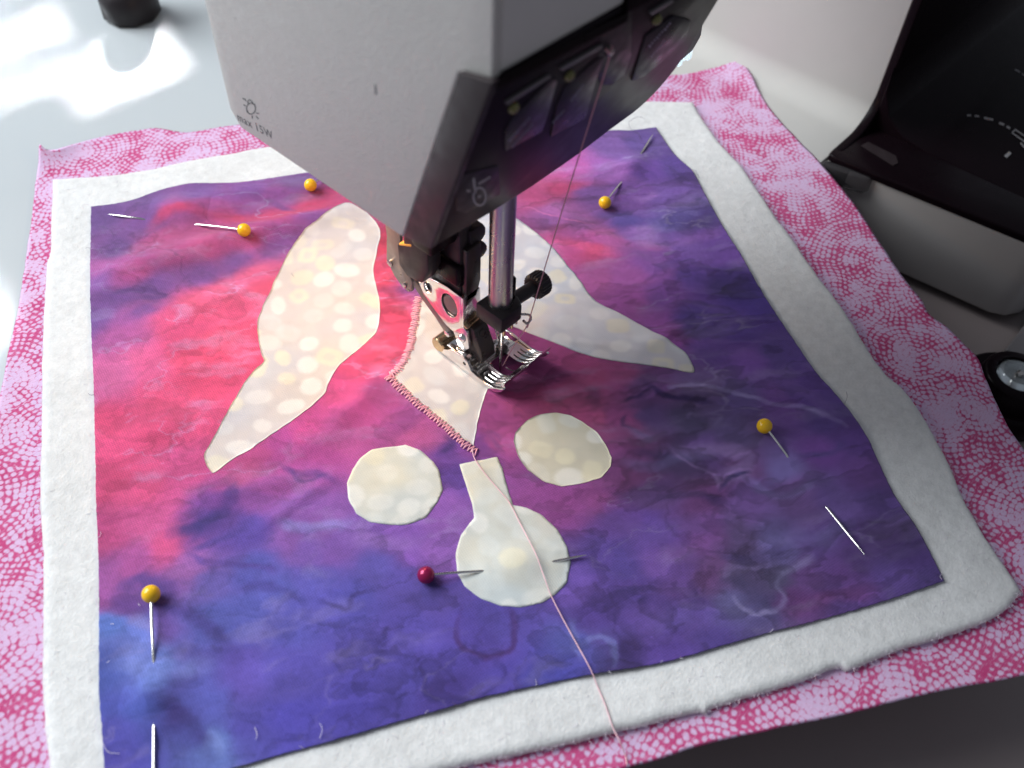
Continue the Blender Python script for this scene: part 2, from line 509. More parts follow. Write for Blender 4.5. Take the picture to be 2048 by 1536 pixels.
def mat_backing():
    mt = mat('pink_dot_print_cotton', rough=.85, spec=.15); g = N(mt); p = g.pos()
    cm = g.vm('SCALE', p); cm.inputs['Scale'].default_value = 100.; c0 = cm.outputs[0]
    nz = g.n('ShaderNodeTexNoise', {'Vector': c0, 'Scale': .9, 'Detail': 2.}).outputs['Color']
    off = g.vm('SCALE', g.vm('SUBTRACT', nz, (.5, .5, .5)).outputs[0]); off.inputs['Scale'].default_value = .40
    q = g.vm('ADD', c0, off.outputs[0]).outputs[0]
    q = g.n('ShaderNodeMapping', {'Vector': q, 'Scale': (1, 1, 0)}).outputs[0]
    vo = g.n('ShaderNodeTexVoronoi', {'Vector': q, 'Scale': .36, 'Randomness': .85}, voronoi_dimensions='2D', feature='F1')
    d = g.vm('SUBTRACT', q, vo.outputs['Position']).outputs[0]
    s = g.n('ShaderNodeSeparateXYZ', {0: d})
    r = g.m('SQRT', g.m('ADD', g.m('MULTIPLY', s.outputs[0], s.outputs[0]), g.m('MULTIPLY', s.outputs[1], s.outputs[1])))
    th = g.m('ARCTAN2', s.outputs[1], s.outputs[0])
    PITCH, DOT = .165, .18
    rk = g.m('DIVIDE', r, PITCH); k = g.m('FLOOR', rk)
    arc = g.m('MULTIPLY', th, g.m('MULTIPLY', g.m('ADD', k, .5), PITCH / DOT))
    # whole number of dots per ring
    cnt = g.m('MAXIMUM', g.m('ROUND', g.m('MULTIPLY', g.m('ADD', k, .5), 2 * math.pi * PITCH / DOT)), 3.)
    u = g.m('SUBTRACT', g.m('FRACT', g.m('ADD', g.m('MULTIPLY', g.m('DIVIDE', th, 2 * math.pi), cnt), g.m('MULTIPLY', k, .37))), .5)
    v = g.m('SUBTRACT', g.m('FRACT', rk), .5)
    jit = g.m('MULTIPLY', g.m('SUBTRACT', g.noise(c0, 10., 2.), .5), .42)
    dd = g.m('ADD', g.m('SQRT', g.m('ADD', g.m('MULTIPLY', u, u), g.m('MULTIPLY', v, v))), jit)
    size = g.m('ADD', g.mr(g.noise(c0, 1.3, 3., .6), .34, .66, -.21, .21), g.mr(r, .15, 1.5, .60, .35))
    msk = g.mr(g.m('SUBTRACT', size, dd), -.15, .15, 0., 1., True)
    # weave shows through as short dashes
    rot = g.n('ShaderNodeMapping', {'Vector': c0, 'Rotation': (0, 0, math.radians(-33)), 'Scale': (3.0, 26., 1)}).outputs[0]
    wv = g.noise(rot, 1.6, 2., .6)
    msk2 = g.m('ADD', msk, g.mr(wv, .54, .70, 0., .55), clamp=True)
    msk3 = g.m('SUBTRACT', msk2, g.mr(wv, .45, .28, 0., .50), clamp=True)
    tone = g.noise(c0, 1.4, 3.)
    dark = g.mix(tone, (.42, .022, .130, 1), (.60, .11, .27, 1))
    lite = g.mix(tone, (.66, .43, .62, 1), (.60, .47, .68, 1))
    colr = g.mix(msk3, dark, lite)
    fine = g.noise(p, 2600., 2., .7)
    f = g.m('ADD', .82, g.m('MULTIPLY', fine, .36))
    g.col(g.n('ShaderNodeVectorMath', {0: colr, 'Scale': f}, operation='SCALE').outputs[0])
    g.bump(fine, .4, .00012)
    return mt


M['batting'] = mat_batting()
M['backing'] = mat_backing()

# ------------------------------------------------------------------ the quilt
quilt = empty('mini_quilt', (0, 0, 0), 'layered quilt square of purple batik, white batting and pink backing under the presser foot', 'quilt')

# backing ------------------------------------------------------------
bt = [(80, 290), (100, 301), (170, 282), (230, 268), (280, 260), (310, 256), (350, 262), (380, 264), (430, 256), (470, 250), (700, 222), (1000, 180), (1200, 160), (1290, 151), (1370, 148), (1420, 137), (1483, 119)]
br = [(1483, 119), (1505, 150), (1525, 193), (1555, 235), (1600, 283), (1640, 325), (1695, 390), (1720, 425), (1760, 485), (1810, 560), (1843, 600), (1860, 630), (1895, 655), (1930, 690), (1955, 715), (1970, 755), (1990, 800), (2020, 860), (2048, 900), (2110, 1000), (2200, 1130), (2270, 1230)]
bb = [(-70, 1860), (300, 1780), (900, 1625), (1257, 1536), (1424, 1486), (1563, 1456), (1702, 1426), (1864, 1387), (2048, 1352), (2270, 1300)]
bl = [(80, 290), (73, 350), (68, 400), (60, 460), (45, 560), (36, 620), (20, 690), (8, 750), (0, 790), (-15, 900), (-30, 1100), (-45, 1400), (-70, 1860)]
br[-1] = bb[-1]
_c1 = on(86, 300, hback)


def zback(x, y): return hback(x, y) + .55 * np.exp(-((x - _c1[0]) ** 2 + (y - _c1[1]) ** 2) / .8) + .22 * sstep(16.9, 17.9, x)


Gk = coons(bt, br, bb, bl, zback, 300, .02)


sheet('backing_fabric', Gk, zback, .018, M['backing'], quilt)

# batting ------------------------------------------------------------
wt = [(103, 355), (150, 352), (220, 347), (300, 335), (380, 317), (470, 302), (520, 292), (800, 255), (1100, 217), (1250, 201), (1330, 200), (1387, 201)]
wr = [(1387, 201), (1408, 237), (1441, 283), (1487, 332), (1509, 367), (1526, 390), (1552, 429), (1591, 481), (1635, 545), (1691, 619), (1734, 689), (1773, 744), (1809, 775), (1844, 822), (1875, 876), (1898, 919), (1930, 994), (1947, 1023), (1975, 1074), (2007, 1120), (2046, 1180)]
wb = [(101, 1735), (600, 1612), (900, 1536), (1000, 1512), (1100, 1491), (1183, 1472), (1285, 1447), (1396, 1421), (1412, 1424), (1433, 1410), (1507, 1389), (1609, 1356), (1670, 1333), (1688, 1331), (1700, 1337), (1716, 1331), (1822, 1289), (1864, 1278), (1942, 1252), (2007, 1222), (2046, 1180)]
wl = [(103, 355), (101, 430), (98, 500), (91, 530), (86, 612), (82, 720), (80, 850), (78, 1000), (84, 1140), (82, 1262), (84, 1401), (92, 1488), (96, 1536), (101, 1735)]
Gw = coons(wt, wr, wb, wl, hbat, 300, .022)


def rimw(e, x, y): return np.where(e == 0, .11, np.where(e == 1, .035, np.where(e == 2, .01, 0)))


sheet('batting', Gw, hbat, .17, M['batting'], quilt, rim=rimw)

# batik --------------------------------------------------------------
pt = [(182, 413), (230, 407), (270, 398), (310, 383), (350, 372), (385, 366), (430, 366), (480, 364), (540, 356), (600, 347), (760, 325), (900, 304), (1050, 283), (1200, 262), (1265, 260), (1312, 254)]
pr = [(1312, 254), (1340, 296), (1356, 315), (1382, 338), (1395, 358), (1408, 384), (1444, 449), (1483, 511), (1519, 575), (1562, 642), (1629, 740), (1664, 779), (1703, 826), (1734, 873), (1754, 916), (1789, 990), (1831, 1051), (1864, 1111), (1889, 1162)]
pb = [(212, 1622), (300, 1590), (523, 1520), (628, 1492), (700, 1471), (800, 1443), (900, 1414), (985, 1390), (1100, 1366), (1193, 1347), (1285, 1333), (1359, 1317), (1461, 1287), (1563, 1259), (1646, 1238), (1757, 1206), (1830, 1182), (1889, 1162)]
pl = [(182, 413), (181, 480), (180, 560), (182, 650), (187, 760), (190, 880), (192, 1000), (196, 1100), (198, 1200), (198, 1380), (203, 1450), (208, 1536), (212, 1622)]
NB = 800
Gp = coons(pt, pr, pb, pl, hq, NB, .012)

DYE = """200 430 6d4488;300 410 7a4a92;400 390 7d4a96;500 385 86479a;600 365 7c4a90;230 500 75488e;200 560 8a50a0;300 450 84468f;350 430 a2458c;420 420 a83f8a;450 440 c23a80;550 430 c8306c;620 420 d42863;680 410 cf3070;560 400 9a4596;500 410 9c3f8c
330 480 c04585;420 490 cc4a88;250 540 b3489a;200 540 b4509c;500 490 c24a92;220 590 6a3c80;300 570 7a4288;400 545 7e4088;470 520 80458c;550 480 8a4290;620 440 914090;200 640 744590
250 660 b84a90;350 640 d83a72;400 610 e0406f;450 590 e44a7c;500 540 e34c80;530 580 e0406f;300 720 c8457c;380 700 d02a5c;450 680 d93462;500 700 d42d5e;240 760 bf4a85;330 790 d03468;430 760 cf2c60;220 850 cc2a62;300 870 cc2e66;380 850 c73268;220 950 c22a62;300 960 bf3068;380 930 b83270;210 1050 b53070;300 1030 b83a78;340 1090 c03570;260 1130 9a3a80
560 900 a33080;480 930 b03474;620 850 b8307a;680 780 c0306e;720 730 cc2d60;790 620 d02a55;780 560 d0284e;770 500 cf2750;760 690 d22c58;812 570 8050a0;640 900 9a2c78;720 830 a52c72;760 800 98306e;820 850 8a3074;880 880 a04080;550 970 8a3880;620 960 8e3a88;500 1010 7e3a88;450 1000 6b2f80;420 1050 503080;480 1060 4a3488;560 1060 7a4494;650 1020 7a4090;700 870 a83a80
900 950 5a3288;890 900 5c2f86;840 870 b44080;960 890 7a3080;1010 880 a33678;1000 830 9e3078;1050 800 a02a62;1100 800 9a2a5c;1180 820 902a5c;1250 830 7c2a64;900 1010 7a4090;880 1080 7a4496;820 1090 75409a;700 1090 73449a;620 1080 6c4498;1080 1000 7d2f74;1130 990 7a2c70;1200 1000 742c68;1250 950 6c2c66
1060 340 c04a7c;1110 330 b04585;1150 325 a84590;1060 380 b0356f;1120 370 b02a62;1200 340 8a4a98;1230 290 6c4488;1290 280 553a7c;1340 330 4c3078;1280 340 573080;1250 390 6a3a88;1330 390 64408a;1180 400 6c3c84;1100 420 9a4a8c;1150 440 84407f;1090 440 7a4080;1250 440 4a3478;1350 430 5a4a8c;1400 430 46306e
1100 470 b03a78;1150 490 a0306e;1180 500 a02858;1220 480 98407c;1300 470 7a4a92;1380 480 64408a;1440 480 5c3484;1200 560 8c3a78;1250 560 883c84;1300 540 743c88;1370 550 4a2c78;1450 560 34205e;1500 590 34206a;1260 610 7a3078;1330 600 5a2c74;1400 640 3a2468;1480 660 3c2468;1560 700 46306f;1350 670 74307a;1420 700 4a2c70;1500 720 5c3480;1600 780 4a2c74;1250 740 8a3068;1180 740 8c2a60;1120 730 8a2a64;1300 770 60346f;1400 770 58406f;1480 790 4e3a70;1560 800 5a3478;1650 830 46306e;1080 690 8e2b6a;1030 690 8c2b6a
1300 830 4a3064;1370 840 44365c;1450 860 4c3a68;1400 900 5a3a78;1350 930 46305c;1480 930 5c3468;1560 940 5a4a80;1640 900 5c3078;1700 880 4a2c6c;1730 940 54306e;1300 1000 503066;1400 1000 5a2c60;1500 1010 6a4488;1600 1000 56386c;1680 1000 5c4080;1760 1000 48306a;1230 1050 54307a;1300 1060 4a2c7a;1400 1070 6a387a;1480 1090 584070;1560 1090 5e5088;1640 1090 4e3470;1720 1070 40245c;1780 1060 3e2458;1820 1100 3c245c;1200 1120 4c3280;1260 1140 443078;1350 1150 5c3880;1430 1140 5c3468;1500 1140 4a3a62;1560 1140 50446a;1620 1150 5a3470;1700 1150 502c68;1800 1150 48306c;1860 1160 3e2a60;1160 1180 5c3c90;1200 1220 4a3080;1300 1220 583888;1400 1220 4c3078;1480 1200 4c4470;1540 1210 443a68;1600 1200 5a2c68;1700 1200 4e3070;1150 1280 4a4a98;1220 1290 4a3a80;1250 1300 341f58;1350 1280 4c3080;1450 1260 402c70
210 1180 8a3a80;260 1190 5a3078;330 1190 54307a;380 1150 8c4a90;420 1170 5a4a98;480 1140 4c4aa0;540 1180 4a4a9c;210 1240 4460a8;250 1260 5a64b0;280 1300 5a6ab8;220 1330 3a4a98;330 1340 5a70bc;340 1270 5c3c88;400 1330 54489a;440 1250 4c50a4;500 1230 4a4ca0;580 1250 4a459a;420 1400 4a4ca0;500 1350 54409a;600 1330 4c3f98;700 1300 4a3c96;800 1250 4a3a92;880 1200 4c3888;240 1400 4048a0;300 1420 3c4a9c;350 1420 3a2f78;240 1480 44409a;400 1480 3a3684;420 1490 5a70b4;500 1450 463c94;600 1430 43389a;700 1400 45389a;800 1370 43368c;900 1330 46358c;1000 1300 48348a;1000 1250 4a3a90;950 1290 45328a;1050 1350 44348c;900 1380 3c2a78;1100 1340 3e3a94;240 1530 443a98;760 1150 54469c;640 1150 5048a0;700 1200 4c44a0;820 1180 524098"""
CP, CC = [], []
for t in DYE.replace('\n', ';').split(';'):
    a, b, c = t.split(); CP.append((float(a), float(b))); CC.append(lin(c))
# control points are kept as places on the cloth plane (cm) so the dye belongs to the cloth
CP = np.array([atp(a, b, 2, .4)[:2] for a, b in CP]); CC = np.array(CC)


# hand-brushed dye: colour, half width (cm), strength, places along the stroke
STROKES = """74408c .36 .80|185 610 300 572 420 545 520 512 600 468 690 418
6c4088 .30 .65|185 655 240 640 330 600
c43a80 .40 .85|240 560 330 520 430 500 560 455
cc2a64 .22 .90|300 455 360 425 430 436 500 440 580 432 690 404
b8407c .40 .70|250 520 320 480 400 470 470 478
7c4898 .30 .60|230 470 270 450 300 435
8a4a9c .26 .55|380 385 480 400 560 395 640 372
7a3a88 .12 .55|420 395 480 392 540 405 590 425
5a3478 .09 .55|225 588 270 578 330 590 255 598
a84490 .45 .55|215 700 235 650 280 660
b42460 .45 .35|240 800 330 700 420 640 500 620
c02458 .12 .40|330 690 400 710 470 690
9a2460 .09 .50|200 1045 270 1030 330 1010
3c2a70 .16 .75|345 1065 400 1050 440 1022 468 985 462 972
44307c .12 .60|385 1095 430 1080 480 1062 490 1050
4a3080 .08 .60|375 1105 420 1125 450 1135 520 1140 548 1150
5a2c74 .10 .60|560 930 590 948 640 952 680 965
4c2a70 .07 .55|580 935 605 965 660 950
3c2c74 .18 .55|250 1170 290 1150 330 1190 420 1250 470 1310
6c78bc .26 .50|240 1320 320 1335 400 1320
5668b4 .30 .45|250 1265 300 1300 340 1300
7080c0 .12 .55|410 1490 420 1470 440 1500
2e2462 .16 .60|320 1425 370 1430 400 1470 420 1510
32246a .07 .70|840 1310 850 1380 900 1395 970 1388 1010 1340 1000 1325
3c2060 .08 .70|920 1215 908 1262 930 1302 985 1316 1028 1292 1032 1235 1012 1212
30245e .07 .60|640 1200 690 1215 700 1190 740 1175
3a2c74 .10 .50|480 1180 540 1170 600 1200
7c78bc .16 .45|560 1050 620 1060 690 1045
8a60a8 .20 .45|700 1070 760 1080 830 1090
32205c .10 .60|880 905 905 885 890 870
8c7cae .08 .42|1340 775 1400 770 1480 788 1560 806 1640 828 1690 850
2c1a4c .10 .75|1292 765 1330 790 1390 800 1425 806
2c1a4c .06 .65|1255 800 1280 790 1300 775
2a1a48 .06 .65|1262 828 1252 845 1262 855 1300 880
7a5c90 .14 .65|1262 860 1280 872 1305 880
2e1c50 .12 .65|1260 905 1300 910 1345 915
5c5484 .16 .55|1250 925 1310 935 1360 915 1420 905
7c5c94 .22 .60|1350 905 1430 900 1500 915 1480 945 1440 960
8a68a0 .06 .42|1432 978 1425 955 1380 930 1345 905
2c2050 .06 .70|1435 982 1460 960 1500 945
6a5c90 .14 .50|1490 960 1560 985 1620 965
34204f .14 .60|1300 995 1380 992 1450 1000
583c80 .30 .45|1240 1060 1330 1060 1430 1040
3a2c5c .20 .65|1445 1105 1480 1120 1530 1110 1570 1095
40365e .22 .60|1480 1150 1520 1190 1545 1205
8478a8 .06 .42|1470 1190 1492 1212 1520 1220 1560 1205 1572 1188 1560 1165 1570 1150
8478a8 .08 .40|1560 1150 1590 1140 1625 1110
5c5084 .20 .50|1590 1060 1640 1080 1700 1050
3a2252 .18 .65|1690 1100 1725 1125 1720 1148
3a2252 .14 .60|1820 1050 1790 1080 1730 1060
2e2050 .08 .55|1340 602 1370 598 1430 606 1470 618 1440 628 1350 618
2a1850 .40 .60|1380 560 1440 565 1510 600
5a3a86 .22 .50|1300 540 1360 520 1420 540
c03868 .20 .55|1120 478 1180 495 1230 505
9c4088 .22 .55|1080 455 1150 470 1230 480 1330 490
4a3880 .22 .65|1190 425 1260 435 1340 440 1400 428
d0609c .03 .45|1020 418 1060 420 1100 432 1190 450
6a4494 .16 .60|1290 395 1310 405 1340 400
8c5aa4 .14 .55|1265 395 1290 400 1310 388
40306c .12 .60|1390 395 1420 415 1430 440
7a4a94 .22 .55|1330 480 1400 470 1440 460
6a5898 .10 .55|1370 425 1400 428
501c48 .16 .50|1180 770 1195 790 1190 830
aa3060 .28 .40|1110 800 1150 770 1200 760
a83468 .14 .50|1195 820 1210 835 1200 850
7c3a7c .10 .50|1010 870 980 860 1000 900
6c70b0 .09 .40|1148 1240 1150 1280 1160 1320
6c70b0 .07 .40|1165 1290 1200 1270 1222 1290 1225 1330
2c1c52 .16 .65|1240 1270 1250 1310 1290 1330
5c4890 .30 .40|1290 1250 1360 1235 1440 1230
4a2c78 .14 .50|1180 1150 1260 1165 1330 1160
6a2c68 .20 .50|1590 1215 1660 1190 1740 1180
3a3064 .10 .50|1690 880 1660 905 1600 915
5c3c80 .30 .45|1560 750 1630 800 1680 850"""
STK = []
for row in STROKES.split('\n'):
    a, b = row.split('|'); h_, w_, o_ = a.split(); n_ = [float(v) for v in b.split()]
    STK.append((lin(h_), float(w_), float(o_), np.array([p[:2] for p in spline([atp(n_[k], n_[k + 1], 2, .42) for k in range(0, len(n_), 2)], 4)])))
E1 = np.array([.847, -.531]); E2 = np.array([-.531, -.847])


def dye(x, y):
    u = x * E1[0] + y * E1[1]; v = x * E2[0] + y * E2[1]
    st = .25 + .75 * sstep(-3, 4, x + .3 * y)          # the dye streaks along the weft on one half of the cloth
    us = u / (1 + 1.3 * st)
    a1 = fbm(us / 1.3, v / 1.1, 5, 6); a2 = fbm(us / 1.1, v / .95, 6, 6)
    calm = 1 - .62 * sstep(6.0, 8.5, y + .25 * x) * sstep(5.5, 2.5, x)      # broad smooth bands in one corner
    a1 = a1 * calm; a2 = a2 * calm
    wx = x + E1[0] * .55 * a1 + E2[0] * .42 * a2
    wy = y + E1[1] * .55 * a1 + E2[1] * .42 * a2
    out = np.zeros((len(x), 3))
    for i in range(0, len(x), 40000):
        s = slice(i, i + 40000)
        d2 = (wx[s, None] - CP[None, :, 0]) ** 2 + (wy[s, None] - CP[None, :, 1]) ** 2 + .06
        wgt = d2 ** -2.1
        out[s] = (wgt @ CC) / wgt.sum(1)[:, None]
    sx_ = x + .16 * a1 + .09 * fbm(x / .4, y / .4, 101, 4); sy_ = y + .16 * a2 + .09 * fbm(x / .4, y / .4, 104, 4)
    vary = .72 + .5 * fbm(x / .6, y / .6, 107, 3)
    for col, wd, op, P in STK:
        pad = wd * 3 + .3
        q = np.where((sx_ > P[:, 0].min() - pad) & (sx_ < P[:, 0].max() + pad) & (sy_ > P[:, 1].min() - pad) & (sy_ < P[:, 1].max() + pad))[0]
        if not len(q): continue
        best = np.full(len(q), 1e9); tb = np.zeros(len(q))
        for k_ in range(len(P) - 1):
            d_ = P[k_ + 1] - P[k_]; t_ = np.clip(((sx_[q] - P[k_, 0]) * d_[0] + (sy_[q] - P[k_, 1]) * d_[1]) / (d_ @ d_ + 1e-9), 0, 1)
            e_ = (sx_[q] - P[k_, 0] - t_ * d_[0]) ** 2 + (sy_[q] - P[k_, 1] - t_ * d_[1]) ** 2
            m_ = e_ < best; best[m_] = e_[m_]; tb[m_] = ((k_ + t_) / (len(P) - 1))[m_]
        g_ = np.exp(-(best / (wd * wd)) ** 1.5) * min(1., op * 1.3) * np.clip(vary[q], .45, 1.2) * np.clip(np.sin(np.pi * (tb * .84 + .08)) * 1.7, 0, 1)
        g_ = np.clip(g_, 0, 1)[:, None]
        out[q] = out[q] * (1 - g_) + col * g_
    # the dye keeps its hue but varies in strength: mottling, pooled rims, feathered veins, pale resist lines
    u2 = (x + .30 * a1 + .10 * fbm(x / .3, y / .3, 8, 3)) * E1[0] + (y + .30 * a2) * E1[1]
    v2 = (x + .30 * a1) * E2[0] + (y + .30 * a2 + .10 * fbm(x / .3 + 9, y / .3, 9, 3)) * E2[1]
    rim_ = calm * (1 - .55 * sstep(-1.5, 1.5, y * .75 - x * .2) * (1 - st))
    k = 1 + .30 * (.5 + .5 * rim_) * fbm(u2 / (.9 + st), v2 / .75, 15, 6)
    f = fbm(u2 / (2.0 + 1.8 * st), v2 / 1.5, 12, 5)
    k *= 1 - .30 * rim_ * sstep(.12, .15, f) * (1 - .85 * sstep(.14, .42, f))
    f2 = fbm(u2 / (1.0 + 1.0 * st) + 31, v2 / .8, 33, 5)
    k *= 1 - .24 * rim_ * sstep(.22, .26, f2) * (1 - .75 * sstep(.25, .6, f2))
    f4 = fbm(u2 / (1.5 + .8 * st) + 3, v2 / 1.2, 61, 5)
    wisp = np.exp(-(f4 / .05) ** 2) * sstep(-.1, .35, fbm(x / 2.1, y / 2.1, 23, 2))
    k *= 1 - .22 * wisp
    f3 = fbm(u2 / (2.2 + 1.6 * st) + 11, v2 / 1.2, 44, 5)
    vein = np.exp(-((f3 - .08) / .022) ** 2) * sstep(-.05, .4, fbm(x / 2.6 + 5, y / 2.6, 71, 2)) * (.35 + .65 * st)
    soft = sstep(.15, .7, fbm(u2 / (1.1 + st), v2 / .6, 29, 5))
    lite = np.clip(vein * .75 + soft * .40, 0, 1)
    k = k * (1 + .10 * fbm(x / .10, y / .10, 81, 2))
    out = out * k[:, None]
    lum = out.mean(1, keepdims=True)
    pale = np.array([1.15, .86, 1.60]) * (lum * 1.35 + .03)
    out = out + (pale - out) * lite[:, None] * .6
    lum = (out @ np.array([.3, .5, .2]))[:, None]
    out = lum + (out - lum) * .84
    gain = (.84 + .36 * sstep(7.0, 2, x * .53 + y * .85)) + .66 * sstep(-3, 12, x - .55 * y)
    out = out * gain[:, None] * np.array([.96, 1.0, 1.04]) + np.array([.011, .009, .013])
    return np.clip(out, .003, .95)


DYEGAIN = 1.0
xg, yg = Gp[..., 0].ravel(), Gp[..., 1].ravel()
sheet('batik_panel', Gp, hq, .026, M['batik'], quilt, colors=dye(xg, yg) * DYEGAIN)


# appliques ----------------------------------------------------------
def blob_cols(x, y, seed, tint, extra=()):
    rnd = random.Random(seed)
    base = np.array(tint[0]); alt = np.array(tint[1])
    f = np.clip(fbm(x / 1.6, y / 1.6, seed + 60, 3) * .9 + .5, 0, 1)[:, None]
    c = base * (1 - f) + alt * f
    for col, sc_, sd in (((.66, .50, .38), .40, 5), ((.44, .50, .60), .40, 9)):
        g = sstep(.28, .8, fbm(x / 2.2, y / 2.2, seed + sd, 2))[:, None] * sc_
        c = c * (1 - g) + np.array(col) * g
    x0, x1, y0, y1 = x.min(), x.max(), y.min(), y.max()
    blobs = []
    for _ in range(4000):
        bx, by = rnd.uniform(x0, x1), rnd.uniform(y0, y1)
        if all((bx - q[0]) ** 2 + (by - q[1]) ** 2 > .62 ** 2 for q in blobs): blobs.append((bx, by, rnd.uniform(.24, .40), rnd.uniform(.20, .30), rnd.uniform(0, 3.14), rnd.random(), rnd.random()))
    for bx, by, a, b, th, kind, op in blobs:
        dx, dy = x - bx, y - by; u = (dx * math.cos(th) + dy * math.sin(th)) / a; v = (-dx * math.sin(th) + dy * math.cos(th)) / b
        pw = 2.0 if kind < .7 else 3.6
        r = (np.abs(u) ** pw + np.abs(v) ** pw) ** (1 / pw)
        wg = (sstep(1.18, .84, r) * (.16 + .40 * op))[:, None]
        if kind > .86: wg = wg * (1 - .6 * sstep(.55, .3, r)[:, None])
        col = np.array((.82, .80, .75)) if kind < .55 else np.array((.76, .70, .50)) if op > .4 else np.array((.70, .74, .74))
        c = c * (1 - wg) + col * wg
    return np.clip(c * (1 + .05 * fbm(x / .25, y / .25, 3, 2))[:, None], 0, .9)


def inside(px, py, poly):
    P = np.asarray(poly); r = np.zeros(len(px), bool); j = len(P) - 1
    for i in range(len(P)):
        c = ((P[i, 1] > py) != (P[j, 1] > py)) & (px < (P[j, 0] - P[i, 0]) * (py - P[i, 1]) / (P[j, 1] - P[i, 1] + 1e-12) + P[i, 0])
        r ^= c; j = i
    return r


def applique(pix, seed, tint, label, smooth=True, pitch=.07):
    outl = [on(a, b, hq)[:2] for a, b in pix]
    if smooth: outl = spline(outl + [outl[0]], 5)[:-1]
    per = resample(list(outl) + [outl[0]], max(60, int(sum(np.hypot(*(np.subtract(outl[i], outl[i - 1]))) for i in range(len(outl))) / pitch)))[:-1]
    k = np.arange(len(per)); per = per + np.stack([fbm(k / 3., k * 0, seed, 2), fbm(k / 3., k * 0 + 5, seed, 2)], -1) * .012
    lo, hi = per.min(0), per.max(0)
    gx, gy = np.meshgrid(np.arange(lo[0], hi[0], pitch), np.arange(lo[1], hi[1], pitch)); gx = gx.ravel(); gy = gy.ravel() + (np.arange(gx.size) % 2) * pitch * .1
    ok = inside(gx, gy, per); gx, gy = gx[ok], gy[ok]
    # keep clear of the outline
    keep = np.ones(len(gx), bool)
    for i in range(0, len(gx), 4000):
        d = ((gx[i:i + 4000, None] - per[None, :, 0]) ** 2 + (gy[i:i + 4000, None] - per[None, :, 1]) ** 2).min(1); keep[i:i + 4000] = d > (pitch * .55) ** 2
    gx, gy = gx[keep], gy[keep]
    pts = [Vector((float(a), float(b))) for a, b in per] + [Vector((float(a), float(b))) for a, b in zip(gx, gy)]
    n = len(per)
    vo, _, fo, _, _, _ = delaunay_2d_cdt(pts, [(i, (i + 1) % n) for i in range(n)], [], 1, 1e-6)
    X = np.array([v.x for v in vo]); Y = np.array([v.y for v in vo]); Z = hq(X, Y) + .015
    dye_ = blob_cols(X, Y, seed, tint)
    me = bpy.data.meshes.new('applique')
    nb = len(vo)
    vs = [(a * S, b * S, c * S) for a, b, c in zip(X, Y, Z)] + [(X[i] * S, Y[i] * S, (Z[i] - .018) * S) for i in range(n)]
    fs = [tuple(f) for f in fo] + [(i, (i + 1) % n, nb + (i + 1) % n, nb + i) for i in range(n)]
    me.from_pydata(vs, [], fs)
    a = me.attributes.new('dye', 'FLOAT_COLOR', 'POINT')
    c = np.ones((len(vs), 4)); c[:nb, :3] = dye_; c[nb:, :3] = dye_[:n]
    a.data.foreach_set('color', c.astype(np.float32).ravel())
    me.polygons.foreach_set('use_smooth', [True] * len(fs))
    o = link('applique', me, M['applique'], quilt); o['label'] = label
    return o


CREAM = ((.58, .52, .48), (.57, .525, .53)); GREEN = ((.64, .60, .49), (.50, .54, .54)); BLUE = ((.50, .53, .60), (.58, .55, .58))
applique([(735, 425), (689, 406), (634, 440), (604, 467), (577, 505), (559, 542), (540, 584), (525, 614), (515, 644), (517, 678), (523, 709), (528, 723), (510, 739), (487, 769), (464, 807), (438, 856), (415, 897), (408, 912), (413, 931), (425, 946), (434, 943), (464, 920), (513, 890), (562, 856), (611, 822), (638, 799), (651, 784), (659, 763), (679, 731), (710, 705), (736, 682), (753, 663), (759, 637), (759, 603), (753, 576), (747, 539), (755, 497), (761, 471), (755, 450)], 11, CREAM,
         'long cream curved applique left of the foot')
applique([(960, 405), (1027, 434), (1065, 460), (1100, 490), (1130, 525), (1160, 562), (1188, 600), (1230, 622), (1290, 655), (1340, 682), (1370, 705), (1384, 728), (1388, 744), (1375, 745), (1330, 735), (1250, 725), (1180, 712), (1120, 690), (1060, 667), (1020, 652), (960, 640), (915, 600), (905, 520), (920, 440)], 12, BLUE,
         'cool cream curved applique right of the needle bar')
applique([(838, 600), (828, 640), (820, 690), (810, 722), (786, 757), (830, 800), (870, 835), (910, 868), (947, 892), (955, 845), (966, 803), (976, 777), (990, 740), (960, 690), (915, 640), (870, 600)], 13, CREAM,
         'pointed pale applique being stitched under the foot', smooth=False)
applique([(811, 890), (840, 900), (865, 922), (879, 943), (886, 979), (876, 1004), (854, 1033), (829, 1045), (800, 1051), (740, 1045), (711, 1026), (697, 997), (694, 968), (704, 940), (722, 915), (743, 900), (772, 895)], 14, GREEN,
         'cream round applique left of the stem shape', smooth=False)
applique([(1112, 826), (1080, 829), (1051, 843), (1031, 865), (1027, 883), (1035, 911), (1055, 940), (1087, 963), (1123, 973), (1159, 968), (1202, 956), (1221, 933), (1223, 915), (1212, 890), (1194, 865), (1166, 845), (1141, 831)], 15, ((.58, .53, .40), (.56, .52, .44)),
         'cream oval applique right of the stem shape', smooth=False)
applique([(919, 929), (994, 914), (1005, 936), (1019, 990), (1026, 1011), (1051, 1015), (1087, 1033), (1116, 1062), (1134, 1094), (1141, 1126), (1134, 1165), (1108, 1191), (1080, 1207), (1040, 1215), (1001, 1212), (962, 1198), (929, 1173), (915, 1148), (911, 1108), (922, 1069), (949, 1036), (944, 1008), (926, 951)], 16, GREEN,
         'cream flask shaped applique with a straight neck', smooth=False)

